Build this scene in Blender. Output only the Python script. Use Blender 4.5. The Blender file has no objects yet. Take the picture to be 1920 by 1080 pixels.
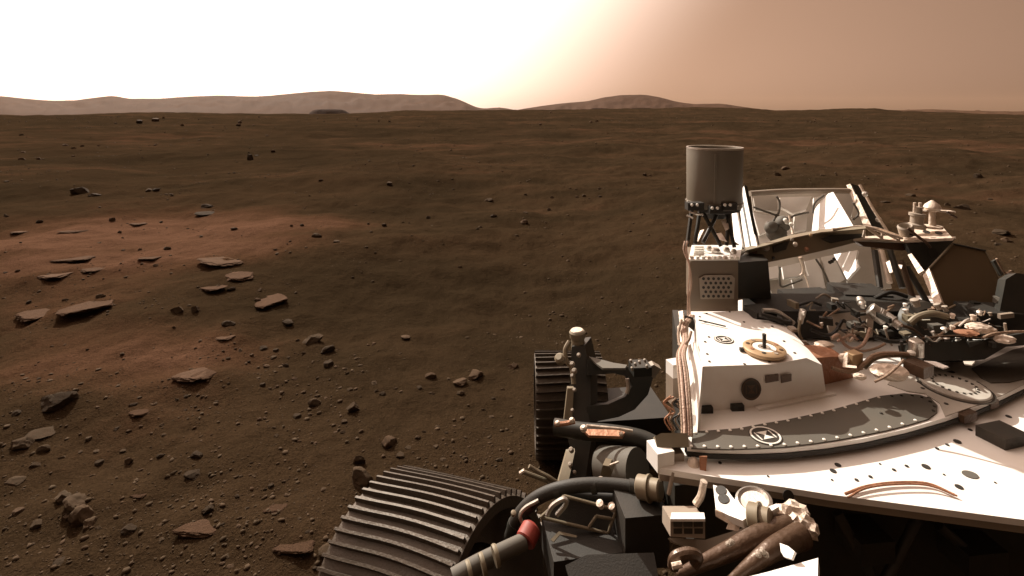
import bpy, bmesh, math, random
import numpy as np
from mathutils import Vector, Matrix, Euler, noise as mnoise

random.seed(7)
RNG = np.random.default_rng(11)
SC = bpy.context.scene
COL = SC.collection
R = math.radians

# ------------------------------------------------------------------ camera
F, CX, HY, H = 940.0, 960.0, 207.0, 2.0       # focal length in photo pixels, centre, horizon row, eye height
cam_data = bpy.data.cameras.new('camera')
cam_data.sensor_width = 36.0
cam_data.lens = F / 1920.0 * 36.0
cam_data.shift_y = -(540.0 - HY) / 1920.0
cam_data.clip_start = 0.05
cam_data.clip_end = 40000.0
cam = bpy.data.objects.new('camera', cam_data)
cam.location = (0, 0, H)
cam.rotation_euler = (R(90), 0, 0)
COL.objects.link(cam)
SC.camera = cam

# ------------------------------------------------------------------ sky, sun, exposure
SUN_AZ, SUN_EL = R(-34.0), R(39.0)             # from straight ahead, negative is to the side of the plain
SUN_DIR = Vector((math.sin(SUN_AZ) * math.cos(SUN_EL), math.cos(SUN_AZ) * math.cos(SUN_EL), math.sin(SUN_EL)))
world = bpy.data.worlds.new('World')
SC.world = world
world.use_nodes = True
wn, wl = world.node_tree.nodes, world.node_tree.links
wn.clear()
sky = wn.new('ShaderNodeTexSky')
sky.sky_type = 'NISHITA'
sky.sun_disc = False
sky.sun_elevation = SUN_EL
sky.sun_rotation = SUN_AZ                       # Nishita: 0 is +Y, positive turns towards +X
sky.altitude = 0
sky.air_density = 0.35
sky.dust_density = 3.0
sky.ozone_density = 0.0
bw = wn.new('ShaderNodeRGBToBW')
wl.new(sky.outputs[0], bw.inputs[0])
# dust-laden air: the aureole round the sun is steeper than in clear air and the whole dome is butterscotch
geo = wn.new('ShaderNodeTexCoord')
dot = wn.new('ShaderNodeVectorMath'); dot.operation = 'DOT_PRODUCT'
wl.new(geo.outputs['Generated'], dot.inputs[0]); dot.inputs[1].default_value = SUN_DIR
ang = wn.new('ShaderNodeMath'); ang.operation = 'ARCCOSINE'
wl.new(dot.outputs['Value'], ang.inputs[0])
aur = wn.new('ShaderNodeMapRange'); aur.interpolation_type = 'SMOOTHERSTEP'
aur.inputs['From Min'].default_value = R(62); aur.inputs['From Max'].default_value = R(33)
aur.inputs['To Min'].default_value = 0.0; aur.inputs['To Max'].default_value = 1.0
wl.new(ang.outputs[0], aur.inputs['Value'])
tint = wn.new('ShaderNodeMixRGB'); tint.blend_type = 'MULTIPLY'; tint.inputs[0].default_value = 1.0
soft = wn.new('ShaderNodeMath'); soft.operation = 'POWER'; soft.inputs[1].default_value = 0.45   # thick dust evens the dome out
wl.new(bw.outputs[0], soft.inputs[0]); wl.new(soft.outputs[0], tint.inputs[1]); tint.inputs[2].default_value = (2.55, 1.52, 1.00, 1)
# fine dust scatters forwards: the dome dims away from the sun
phase = wn.new('ShaderNodeMapRange'); phase.interpolation_type = 'SMOOTHSTEP'
phase.inputs['From Min'].default_value = R(55); phase.inputs['From Max'].default_value = R(125)
phase.inputs['To Min'].default_value = 1.0; phase.inputs['To Max'].default_value = 0.13
wl.new(ang.outputs[0], phase.inputs['Value'])
dim = wn.new('ShaderNodeMixRGB'); dim.blend_type = 'MULTIPLY'; dim.inputs[0].default_value = 1.0
wl.new(tint.outputs[0], dim.inputs[1]); wl.new(phase.outputs[0], dim.inputs[2])
glow = wn.new('ShaderNodeMixRGB'); glow.blend_type = 'ADD'; glow.inputs[0].default_value = 1.0
gcol = wn.new('ShaderNodeMixRGB'); gcol.blend_type = 'MULTIPLY'; gcol.inputs[0].default_value = 1.0
wl.new(aur.outputs[0], gcol.inputs[1]); gcol.inputs[2].default_value = (13.0, 10.4, 8.9, 1)
wl.new(dim.outputs[0], glow.inputs[1]); wl.new(gcol.outputs[0], glow.inputs[2])
bg = wn.new('ShaderNodeBackground'); bg.inputs['Strength'].default_value = 0.10
wl.new(glow.outputs[0], bg.inputs['Color'])
wo = wn.new('ShaderNodeOutputWorld')
wl.new(bg.outputs[0], wo.inputs['Surface'])

sun_data = bpy.data.lights.new('sun', 'SUN')
sun_data.energy = 5.0
sun_data.angle = R(0.5)
sun_data.color = (1.0, 0.93, 0.82)
sun = bpy.data.objects.new('sun', sun_data)
sun.rotation_euler = (-SUN_DIR).to_track_quat('-Z', 'Y').to_euler()
sun.location = (-20, 30, 40)
COL.objects.link(sun)

SC.view_settings.view_transform = 'Standard'
SC.view_settings.look = 'None'
SC.view_settings.exposure = 0.35
SC.view_settings.gamma = 1.0
SC.view_settings.use_curve_mapping = False

# ------------------------------------------------------------------ materials
MATS = {}
def mat(name, col, rough=0.6, metal=0.0, vary=0.0, scale=8.0, bump=0.0, bscale=60.0, dust=None, dustamt=0.0, spec=0.5):
    m = bpy.data.materials.new(name); m.use_nodes = True
    n, l = m.node_tree.nodes, m.node_tree.links
    p = n['Principled BSDF']
    p.inputs['Roughness'].default_value = rough
    p.inputs['Metallic'].default_value = metal
    p.inputs['Specular IOR Level'].default_value = spec
    tc = n.new('ShaderNodeTexCoord')
    base = None
    if vary > 0:
        t = n.new('ShaderNodeTexNoise'); t.inputs['Scale'].default_value = scale; t.inputs['Detail'].default_value = 6
        t.inputs['Roughness'].default_value = 0.65
        l.new(tc.outputs['Object'], t.inputs['Vector'])
        mx = n.new('ShaderNodeMixRGB')
        mx.inputs[1].default_value = tuple(c * (1 - vary) for c in col) + (1,)
        mx.inputs[2].default_value = tuple(min(1, c * (1 + vary)) for c in col) + (1,)
        l.new(t.outputs['Fac'], mx.inputs[0]); base = mx.outputs[0]
        rr = n.new('ShaderNodeMapRange'); rr.inputs['To Min'].default_value = max(0, rough - .12); rr.inputs['To Max'].default_value = min(1, rough + .12)
        l.new(t.outputs['Fac'], rr.inputs['Value']); l.new(rr.outputs[0], p.inputs['Roughness'])
    if dust:
        t2 = n.new('ShaderNodeTexNoise'); t2.inputs['Scale'].default_value = scale * .45; t2.inputs['Detail'].default_value = 8
        t2.inputs['Roughness'].default_value = 0.72
        l.new(tc.outputs['Object'], t2.inputs['Vector'])
        cr = n.new('ShaderNodeMapRange'); cr.inputs['From Min'].default_value = .42; cr.inputs['From Max'].default_value = .75
        cr.inputs['To Max'].default_value = dustamt
        l.new(t2.outputs['Fac'], cr.inputs['Value'])
        m2 = n.new('ShaderNodeMixRGB'); m2.inputs[1].default_value = tuple(col) + (1,)
        if base: l.new(base, m2.inputs[1])
        m2.inputs[2].default_value = tuple(dust) + (1,)
        l.new(cr.outputs[0], m2.inputs[0]); base = m2.outputs[0]
    if base: l.new(base, p.inputs['Base Color'])
    else: p.inputs['Base Color'].default_value = tuple(col) + (1,)
    if bump > 0:
        b = n.new('ShaderNodeTexNoise'); b.inputs['Scale'].default_value = bscale; b.inputs['Detail'].default_value = 5
        l.new(tc.outputs['Object'], b.inputs['Vector'])
        bn = n.new('ShaderNodeBump'); bn.inputs['Strength'].default_value = bump; bn.inputs['Distance'].default_value = 0.01
        l.new(b.outputs['Fac'], bn.inputs['Height']); l.new(bn.outputs[0], p.inputs['Normal'])
    MATS[name] = m
    return m

def ground_material():
    m = bpy.data.materials.new('regolith'); m.use_nodes = True
    n, l = m.node_tree.nodes, m.node_tree.links
    p = n['Principled BSDF']; p.inputs['Roughness'].default_value = 0.95; p.inputs['Specular IOR Level'].default_value = 0.0
    tc = n.new('ShaderNodeTexCoord')
    at = n.new('ShaderNodeAttribute'); at.attribute_name = 'dust'
    def noise(scale, detail=6, rough=.6, vec=None):
        t = n.new('ShaderNodeTexNoise'); t.inputs['Scale'].default_value = scale; t.inputs['Detail'].default_value = detail
        t.inputs['Roughness'].default_value = rough
        l.new(vec or tc.outputs['Object'], t.inputs['Vector']); return t.outputs['Fac']
    def math_(op, a, b):
        x = n.new('ShaderNodeMath'); x.operation = op
        for i, v in enumerate((a, b)):
            if isinstance(v, (int, float)): x.inputs[i].default_value = v
            else: l.new(v, x.inputs[i])
        return x.outputs[0]
    n1 = noise(1.3, 8, .62); n2 = noise(14, 6, .65); n3 = noise(90, 4, .7)
    fac = math_('ADD', at.outputs['Fac'], math_('MULTIPLY', math_('SUBTRACT', n1, .5), .55))
    fac = math_('ADD', fac, math_('MULTIPLY', math_('SUBTRACT', n2, .5), .35))
    ramp = n.new('ShaderNodeValToRGB')
    e = ramp.color_ramp.elements
    e[0].position = 0.0; e[0].color = (0.0268, 0.0181, 0.0102, 1)
    e[1].position = 1.0; e[1].color = (0.098, 0.053, 0.033, 1)
    a = ramp.color_ramp.elements.new(0.38); a.color = (0.0383, 0.0243, 0.0136, 1)
    b = ramp.color_ramp.elements.new(0.68); b.color = (0.059, 0.0325, 0.0185, 1)
    l.new(fac, ramp.inputs[0])
    mx = n.new('ShaderNodeMixRGB'); mx.blend_type = 'OVERLAY'; mx.inputs[0].default_value = .7
    l.new(ramp.outputs[0], mx.inputs[1]); 
    gr = n.new('ShaderNodeValToRGB'); gr.color_ramp.elements[0].position = .3; gr.color_ramp.elements[1].position = .72
    gr.color_ramp.elements[0].color = (.22, .22, .22, 1); gr.color_ramp.elements[1].color = (.75, .75, .75, 1)
    l.new(n3, gr.inputs[0]); l.new(gr.outputs[0], mx.inputs[2])
    l.new(mx.outputs[0], p.inputs['Base Color'])
    hsum = math_('ADD', math_('ADD', math_('MULTIPLY', n2, .022), math_('MULTIPLY', n3, .009)), math_('MULTIPLY', n1, .06))
    bn = n.new('ShaderNodeBump'); bn.inputs['Strength'].default_value = 1.0; bn.inputs['Distance'].default_value = 1.0
    l.new(hsum, bn.inputs['Height']); l.new(bn.outputs[0], p.inputs['Normal'])
    MATS['regolith'] = m
    return m
ground_material()
DUST = (0.24, 0.13, 0.075)
mat('rock_grey', (0.066, 0.048, 0.031), .85, vary=.55, scale=7, bump=.6, bscale=30, dust=(0.075, 0.042, 0.024), dustamt=.7, spec=.04)
mat('rock_pale', (0.084, 0.057, 0.037), .85, vary=.5, scale=7, bump=.6, bscale=30, dust=(0.085, 0.048, 0.028), dustamt=.6, spec=.04)
mat('rock_red', (0.068, 0.042, 0.026), .9, vary=.45, scale=5, bump=.5, bscale=24, dust=(0.085, 0.045, 0.026), dustamt=.75, spec=.03)
mat('rock_dark', (0.044, 0.032, 0.021), .85, vary=.5, scale=7, bump=.6, bscale=30, dust=(0.055, 0.032, 0.019), dustamt=.5, spec=.04)
mat('rock_slab', (0.078, 0.047, 0.030), .95, vary=.45, scale=3.0, bump=1.0, bscale=14, dust=(0.058, 0.034, 0.020), dustamt=.9, spec=.02)
mat('rock_slab_pale', (0.100, 0.063, 0.042), .95, vary=.4, scale=3.0, bump=1.0, bscale=14, dust=(0.064, 0.038, 0.023), dustamt=.9, spec=.02)
mat('butte_rock', (0.026, 0.014, 0.009), .95, vary=.4, scale=.2, spec=.02)
mat('hill_rock', (0.048, 0.023, 0.012), .95, vary=.3, scale=.003, spec=.05)

# ------------------------------------------------------------------ helpers: objects
def tag(o, label=None, cat=None, group=None, kind=None):
    if label: o['label'] = label
    if cat: o['category'] = cat
    if group: o['group'] = group
    if kind: o['kind'] = kind
    return o
def link(name, me, parent=None, material=None):
    o = bpy.data.objects.new(name, me); COL.objects.link(o)
    if material: 
        me.materials.clear(); me.materials.append(MATS[material])
    if parent: o.parent = parent
    return o
def from_bm(name, bm, material, parent=None, smooth=None):
    me = bpy.data.meshes.new(name)
    bmesh.ops.recalc_face_normals(bm, faces=bm.faces[:])
    bm.to_mesh(me); bm.free()
    if smooth is not None:
        me.polygons.foreach_set('use_smooth', [True] * len(me.polygons))
        me.set_sharp_from_angle(angle=R(smooth))
    return link(name, me, parent, material)

# ------------------------------------------------------------------ terrain height
def _hash(ix, iy, seed):
    h = (ix.astype(np.int64) * 374761393 + iy.astype(np.int64) * 668265263 + seed * 974634777) & 0xffffffff
    h = ((h ^ (h >> 13)) * 1274126177) & 0xffffffff
    h = h ^ (h >> 16)
    return (h & 0xffff).astype(np.float64) / 65535.0
def vnoise(x, y, seed):
    ix, iy = np.floor(x), np.floor(y)
    fx, fy = x - ix, y - iy
    ux, uy = fx * fx * fx * (fx * (fx * 6 - 15) + 10), fy * fy * fy * (fy * (fy * 6 - 15) + 10)
    def g(dx, dy):
        a = _hash(ix + dx, iy + dy, seed) * 2 * np.pi
        return np.cos(a) * (fx - dx) + np.sin(a) * (fy - dy)
    return ((g(0, 0) * (1 - ux) + g(1, 0) * ux) * (1 - uy) + (g(0, 1) * (1 - ux) + g(1, 1) * ux) * uy) * 1.5
def fbm(x, y, seed, octv=4, gain=.5):
    s, a = 0, 1.0
    for i in range(octv):
        s = s + a * vnoise(x * 2 ** i + 17.3 * i, y * 2 ** i - 9.1 * i, seed + i)
        a *= gain
    return s
def sstep(a, b, x):
    t = np.clip((x - a) / (b - a), 0, 1); return t * t * (3 - 2 * t)
SKYLINE = np.array([(-900, 214), (0, 213), (100, 215), (200, 212), (290, 210), (370, 211), (480, 213), (580, 214), (650, 213), (720, 210), (760, 207.5),
                    (870, 207), (1000, 206), (1100, 205), (1200, 203.5), (1300, 201.5), (1400, 203), (1450, 206.5), (1500, 206.5), (1600, 203.8),
                    (1640, 204), (1665, 207), (1760, 210), (1900, 213), (2900, 213)], float)
def gauss(x, y, cx, cy, sx, sy, rot=0.0):
    c, s = math.cos(rot), math.sin(rot)
    dx, dy = x - cx, y - cy
    return np.exp(-(((dx * c + dy * s) / sx) ** 2 + ((-dx * s + dy * c) / sy) ** 2))
MOUNDS, MOUND_LIST = [], []
def height(x, y):
    x = np.asarray(x, float); y = np.asarray(y, float)
    d = np.hypot(x, y)
    calm = 1 - .85 * np.exp(-(((x - .5) / 1.6) ** 2 + ((y - 2.2) / 1.8) ** 2))     # settled soil round the rover
    h = .027 * fbm(x / .45, y / .45, 3, 5) * calm
    h = h + .075 * fbm(x / 2.1, y / 2.1, 31, 3) * calm
    h = h + .28 * fbm(x / 9, y / 9, 57, 3) * sstep(3.5, 9, d)
    h = h + .45 * fbm(x / 45, y / 45, 83, 3) * sstep(18, 60, d)
    # shallow wind-scoured hollow and the drift along its far side
    h = h - .21 * gauss(x, y, .15, 5.6, 1.5, 1.15, .25) + .10 * gauss(x, y, -.9, 7.7, 2.4, .5, .28) + .06 * gauss(x, y, .9, 7.2, 1.4, .35, .35)
    # wind ripples in the loose sand
    rip = np.sin((x * .35 + y) / .30 * 2 * np.pi / 2 + 2.5 * fbm(x / 1.3, y / 1.3, 71, 3))
    h = h + .009 * rip * (gauss(x, y, .1, 5.9, 2.2, 1.7, .25) + .5 * gauss(x, y, 1.2, 8.5, 4, 2)) * sstep(3.2, 4.2, d)
    # old bedrock swell on the plain side
    h = h + .07 * gauss(x, y, -4.6, 6.6, 2.3, 1.5)
    for (mx_, my_, sx_, sy_, am_) in MOUNDS:
        if x.ndim == 0:
            if abs(x - mx_) < 3 * sx_ and abs(y - my_) < 3 * sy_: h = h + am_ * gauss(x, y, mx_, my_, sx_, sy_)
        else:
            k_ = (np.abs(x - mx_) < 3 * sx_) & (np.abs(y - my_) < 3 * sy_)
            h[k_] += am_ * gauss(x[k_], y[k_], mx_, my_, sx_, sy_)
    # the ridge that closes the plain, then the land falls away
    az = np.where(y > 0, x / np.maximum(y, 1e-6), np.sign(x) * 3.0)
    px = CX + F * np.clip(az, -1.9, 1.9)
    py = np.interp(px, SKYLINE[:, 0], SKYLINE[:, 1])
    zr = H - (py - HY) / F * 520.0 + .45 * fbm(px / 60, px * 0 + 3.3, 91, 4) + .35 * fbm(x / 14, y / 14, 15, 3)
    w = sstep(230, 500, d)
    far = zr - 22 * sstep(540, 1500, d)
    return h * (1 - w) + far * w
def G(px, py):
    """where the line of sight through a photo pixel meets the ground"""
    d = H * F / max(py - HY, 3.0)
    for _ in range(14):
        z = float(height((px - CX) / F * d, d))
        d = .5 * d + .5 * (H - z) * F / max(py - HY, 3.0)
    x = (px - CX) / F * d
    return x, d, float(height(x, d))

def dust_mask(x, y):
    m = .25 + .25 * fbm(x / 5, y / 5, 201, 4) + .20 * fbm(x / 40, y / 18, 222, 3) + .20 * fbm((x + .4 * y) / 4.5, (y - .3 * x) / .9, 241, 3) * sstep(2.5, 5, np.hypot(x, y))
    for (px, py, sx, sy, a) in ((330, 430, 1.5, .8, .62), (620, 425, 1.3, .55, .22), (520, 455, .9, .6, .38), (90, 470, 1.6, .8, .34), (260, 520, 1.1, .6, .30),
                                (380, 690, .55, .4, .36), (120, 680, 1.1, .45, .34), (330, 640, .9, .35, .22), (60, 600, .8, .3, .20), (150, 840, .6, .3, .14),
                                (200, 760, .5, .3, .12), (880, 450, 1.3, .25, .16), (1180, 430, 1.4, .6, .08)):
        d = H * F / (py - HY); cx = (px - CX) / F * d
        m = m + a * gauss(x, y, cx, d, sx * d / 6 + .25, sy * d / 4 + .2)
    m = m - .16 * gauss(x, y, .3, 5.0, 1.6, 1.0) - .10 * gauss(x, y, 1.0, 9.5, 3, 2)
    dd_ = np.hypot(x, y)
    m = m + .32 * fbm(x / 55, y / 16, 261, 4) * sstep(14, 40, dd_) + .10 * fbm(x / 11, y / 3.5, 271, 3) * sstep(8, 20, dd_)
    m = np.where(dd_ > 60, m - .04, m)
    return np.clip(m, 0, 1)

BIG = [
 (85, 775, 72, 40, 'rock', 'rock_dark', 'dark angular rock with a lit crest, biggest in the empty red soil', 2),
 (66, 822, 50, 20, 'rock', 'rock_grey', 'pale lumpy rock in front of the dark angular rock', 3),
 (28, 846, 38, 24, 'rock', 'rock_grey', 'grey rock at the picture edge beside two pale rocks', 4),
 (76, 851, 28, 20, 'rock', 'rock_grey', 'small blunt rock just in front of the pale lumpy rock', 5),
 (59, 880, 26, 13, 'stone', 'rock_grey', 'flat little stone lying alone in front of the pale rocks', 1),
 (20, 911, 34, 15, 'stone', 'rock_grey', 'low stone at the picture edge behind the long jagged rock', 3),
 (232, 1006, 34, 20, 'rock', 'rock_dark', 'dark rounded rock in front of the long jagged rock', 1),
 (385, 965, 22, 16, 'rock', 'rock_dark', 'small dark rock between the jagged rock and the wheel', 7),
 (104, 1064, 26, 10, 'stone', 'rock_dark', 'dark flat stone near the bottom edge of the picture', 2),
 (355, 900, 40, 18, 'rock', 'rock_dark', 'wedge-shaped rock with a pale top edge on dark soil', 8),
 (365, 862, 30, 18, 'rock', 'rock_dark', 'small tilted rock just behind the wedge-shaped rock', 0),
 (236, 873, 18, 16, 'stone', 'rock_pale', 'pale pointed pebble-sized stone on its own', 4),
 (670, 918, 58, 48, 'rock', 'rock_grey', 'big blocky grey rock behind the ribbed wheel', 5),
 (672, 872, 24, 22, 'rock', 'rock_grey', 'small rock touching the back of the blocky grey rock', 2),
 (728, 838, 30, 24, 'rock', 'rock_pale', 'pale wedge rock between the blocky rock and far wheel', 7),
 (610, 1045, 36, 20, 'rock', 'rock_grey', 'pale stone under the front of the ribbed wheel', 3),
 (610, 662, 30, 18, 'rock', 'rock_dark', 'dark lump of rock behind a scatter of small stones', 4),
 (583, 645, 42, 22, 'rock', 'rock_grey', 'low crumbly grey rock next to the dark lump', 8),
 (612, 690, 22, 14, 'stone', 'rock_dark', 'dark stone in front of the dark lump of rock', 5),
 (658, 775, 28, 24, 'rock', 'rock_grey', 'knobbly grey rock on the dark soil midway to the wheel', 1),
 (588, 762, 26, 18, 'rock', 'rock_grey', 'rounded rock with a dark underside near the knobbly rock', 6),
 (805, 712, 26, 16, 'rock', 'rock_pale', 'pale tilted rock, first of three before the far wheel', 0),
 (862, 724, 28, 16, 'rock', 'rock_pale', 'low pale rock, middle of three before the far wheel', 3),
 (890, 712, 34, 20, 'rock', 'rock_pale', 'broken pale rock, last of three before the far wheel', 7),
 (962, 693, 22, 14, 'rock', 'rock_pale', 'rounded pale stone beside the far ribbed wheel', 2),
 (425, 612, 28, 14, 'rock', 'rock_dark', 'dark forked rock beyond the pale buried slab', 6),
 (535, 611, 28, 12, 'stone', 'rock_dark', 'flat dark stone in front of the olive slab', 7),
 (760, 638, 24, 11, 'stone', 'rock_pale', 'flat pale stone at the rim of the hollow', 6),
 (377, 405, 34, 10, 'rock', 'rock_dark', 'dark low boulder at the far edge of the red dust patch', 3),
 (380, 391, 30, 9, 'rock', 'rock_dark', 'dark boulder behind the low boulder on red dust', 5),
 (140, 365, 36, 17, 'rock', 'rock_dark', 'dark craggy boulder standing on the middle plain', 8),
 (170, 369, 26, 9, 'rock', 'rock_dark', 'low dark boulder beside the craggy boulder', 1),
 (466, 300, 13, 13, 'rock', 'rock_dark', 'upright dark boulder alone far out on the plain', 4),
 (1183, 0, 0, 0, None, None, None, 0),
 (982, 420, 16, 9, 'rock', 'rock_pale', 'small pale boulder beyond the hollow', 6),
 (1665, 381, 22, 7, 'rock', 'rock_dark', 'dark flat boulder on the plain behind the truss arm', 0),
 (1815, 394, 34, 16, 'rock', 'rock_dark', 'dark peaked boulder behind the small deck antenna', 2),
 (1886, 442, 36, 14, 'rock', 'rock_dark', 'slanted dark boulder beyond the hexagonal panel', 7),
]
SLABS = [
 (130, 604, 100, 42, 'rock_grey', 'large grey flagstone slab split from its darker neighbour', .35),
 (40, 612, 92, 34, 'rock_red', 'dusty brown slab at the picture edge by the grey flagstone', -.1),
 (82, 530, 62, 20, 'rock_pale', 'pale tilted slab catching light amid low bedrock', .3),
 (155, 512, 56, 16, 'rock_grey', 'thin grey slab behind the pale tilted slab', -.2),
 (120, 492, 70, 14, 'rock_red', 'red-brown slab at the back of the bedrock cluster', .1),
 (398, 505, 84, 20, 'rock_pale', 'long pale bedrock slab with a dark undercut', -.35),
 (434, 530, 64, 26, 'rock_grey', 'rounded grey slab overlapping the long pale slab', .1),
 (488, 584, 66, 38, 'rock_grey', 'olive-grey wedge slab before the hollow', .5),
 (385, 550, 66, 18, 'rock_red', 'faint dusty slab in front of the rounded grey slab', 0),
 (412, 641, 52, 13, 'rock_pale', 'small pale slab almost buried in red soil', 0),
 (340, 724, 62, 30, 'rock_pale', 'pale pinkish slab breaking through red dust', .3),
 (372, 714, 40, 18, 'rock_red', 'red slab leaning on the pale pinkish slab', -.2),
 (124, 438, 46, 10, 'rock_red', 'small red slab on the far side of the bedrock', .1),
 (28, 441, 48, 9, 'rock_pale', 'thin bright slab at the picture edge near the horizon side', .05),
 (270, 492, 40, 14, 'rock_grey', 'lone grey slab between the two bedrock clusters', -.3),
 (248, 425, 34, 9, 'rock_red', 'narrow red slab beyond the lone grey slab', 0),
 (255, 936, 34, 10, 'rock_grey', 'thin grey slab beyond the long jagged rock', .1),
 (360, 1014, 92, 36, 'rock_red', 'wide brown buried slab in the near soil', .2),
 (545, 1040, 84, 24, 'rock_red', 'wide dull slab just outside the ribbed wheel', -.1),
 (512, 962, 44, 18, 'rock_red', 'brown buried slab behind the wide dull slab', .2),
 (255, 785, 44, 16, 'rock_grey', 'weathered slab on the olive patch of soil', .2),
]
# wind-blown soil banked against the larger rocks
for (px, py, w) in [(b_[0], b_[1], b_[2]) for b_ in BIG if b_[4] and b_[1] > 400] + [(b_[0], b_[1], b_[2] * 1.25) for b_ in SLABS] + [(130, 975, 110)]:
    x_, d_, _ = G(px, py); w_ = w / F * d_ / 2
    NEWM = (x_ + .02, d_ + w_ * .45, w_ * 1.7, w_ * 1.1, min(.045, w_ * .22))
    MOUND_LIST.append(NEWM)
MOUNDS.extend(MOUND_LIST)

def build_ground():
    front = np.linspace(-58, 58, 780)
    rest = np.linspace(58, 302, 140)[1:-1]
    A = np.radians(np.concatenate([front, rest]))
    rr = np.concatenate([[0.25], np.exp(np.linspace(math.log(.6), math.log(60), 560)), np.exp(np.linspace(math.log(62), math.log(9000), 130))])
    na, nr = len(A), len(rr)
    AA, RR = np.meshgrid(A, rr)
    X, Y = (np.sin(AA) * RR).ravel(), (np.cos(AA) * RR).ravel()
    Z = height(X, Y)
    V = np.stack([X, Y, Z], 1)
    i = np.arange(nr - 1)[:, None] * na; j = np.arange(na)[None]
    j2 = (j + 1) % na
    Q = np.stack([i + j, i + j2, i + na + j2, i + na + j], -1).reshape(-1, 4)
    me = bpy.data.meshes.new('ground')
    me.vertices.add(len(V)); me.vertices.foreach_set('co', V.ravel().astype(np.float32))
    me.loops.add(Q.size); me.loops.foreach_set('vertex_index', Q.ravel().astype(np.int32))
    me.polygons.add(len(Q)); me.polygons.foreach_set('loop_start', (np.arange(len(Q)) * 4).astype(np.int32))
    me.update(); me.validate()
    me.polygons.foreach_set('use_smooth', np.ones(len(me.polygons), bool))
    at = me.attributes.new('dust', 'FLOAT', 'POINT')
    at.data.foreach_set('value', dust_mask(X, Y).astype(np.float32))
    o = link('ground', me, None, 'regolith'); o['kind'] = 'structure'
    if me.polygons[10].normal.z < 0: me.flip_normals()
    return o
build_ground()

# ------------------------------------------------------------------ hills beyond the plain
def ridge(name, prof, d0, d1, d2, seed, rough=1.0, step=6):
    prof = np.array(prof, float)
    px = np.arange(prof[0, 0], prof[-1, 0] + step, step)
    top = np.interp(px, prof[:, 0], prof[:, 1])
    k = np.array([1, 2, 3, 2, 1.]) / 9
    top = np.convolve(np.pad(top, 2, 'edge'), k, 'valid')
    az = (px - CX) / F
    S = np.concatenate([np.linspace(0, 1, 22), np.linspace(1, 2, 8)[1:]])
    V = []
    for s in S:
        dd = d0 + (d1 - d0) * s if s <= 1 else d1 + (d2 - d1) * (s - 1)
        zt = H - (top - HY) / F * d1
        prf = s ** .8 if s <= 1 else (2 - s)
        nn = fbm(px / 26, px * 0 + s * 3.1, seed, 5, .55)
        z = -25 + (zt + 25) * prf + (nn * rough * (d1 / 300) * 1.5 * (s * (1 - s) * 3.2 if s <= 1 else 0)) + (rough * nn * d1 / 940 * .35 if s == 1 else 0)
        V.append(np.stack([az * dd, np.full_like(az, dd), z], 1))
    n = len(px); V = np.concatenate(V)
    fc = [(a * n + b, a * n + b + 1, (a + 1) * n + b + 1, (a + 1) * n + b) for a in range(len(S) - 1) for b in range(n - 1)]
    me = bpy.data.meshes.new(name); me.from_pydata(V.tolist(), [], fc); me.update()
    me.polygons.foreach_set('use_smooth', [True] * len(me.polygons))
    o = link(name, me, None, 'hill_rock'); o['kind'] = 'structure'
    return o
ridge('hills', [(-420, 214), (-300, 186), (-120, 178), (0, 180), (60, 186), (95, 189), (140, 188), (180, 183), (212, 179), (240, 185), (300, 185), (350, 181), (410, 179), (480, 181),
                (520, 178), (570, 173), (620, 170), (660, 173), (700, 177), (750, 176), (790, 178), (830, 177), (860, 186), (890, 200), (905, 204), (935, 201), (960, 205), (1000, 214)],
      2600, 4200, 5200, 301, 1.0)
ridge('hills', [(930, 214), (980, 204), (1020, 198), (1060, 193), (1100, 190), (1130, 183), (1165, 178), (1210, 177.5), (1240, 183), (1270, 191), (1300, 195), (1350, 194),
                (1385, 199), (1420, 204), (1480, 214)], 1700, 2600, 3300, 331, .8, 4)
ridge('hills', [(1380, 214), (1480, 206), (1560, 208), (1650, 207), (1700, 206), (1745, 204.5), (1800, 207), (1850, 208), (1900, 209), (2050, 205), (2200, 200), (2350, 206), (2450, 214)],
      2600, 3900, 4800, 351, .8)
def mesa(name, px0, px1, ptop, pbase, d, seed):
    xa, xb = (px0 - CX) / F * d, (px1 - CX) / F * d
    zt, zb = H - (ptop - HY) / F * d, H - (pbase - HY) / F * d - 4
    bm = bmesh.new(); n = 48; rings = []
    for k, (s, t) in enumerate(((1.5, 0), (1.22, .40), (1.06, .62), (.92, .84), (.74, .97), (.3, 1.0))):
        rg = []
        for i in range(n):
            a = 2 * math.pi * i / n
            w = 1 + .12 * mnoise.noise(Vector((math.cos(a) * 2 + seed, math.sin(a) * 2, t * 2))) 
            rg.append(bm.verts.new(((xa + xb) / 2 + math.cos(a) * (xb - xa) / 2 * s * w, d + math.sin(a) * (xb - xa) * .5 * s * w,
                                    zb + (zt - zb) * t + mnoise.noise(Vector((a * 3, seed, t))) * .08 * (zt - zb))))
        rings.append(rg)
    for a, b in zip(rings, rings[1:]):
        for i in range(n): bm.faces.new((a[i], a[(i + 1) % n], b[(i + 1) % n], b[i]))
    bm.faces.new(rings[-1])
    o = from_bm(name, bm, 'butte_rock', None, 40); return o
tag(mesa('butte', 585, 648, 205.2, 214, 620, 3.3), 'small dark flat-topped butte rising before the pale ridge', 'butte')
tag(mesa('scarp', 1105, 1145, 203.0, 208, 700, 9.1), 'low dark scarp below the domed hill, nearer the bright sky', 'scarp')
tag(mesa('scarp', 1182, 1222, 202.2, 208, 700, 5.7), 'low dark scarp directly below the top of the domed hill', 'scarp')
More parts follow.
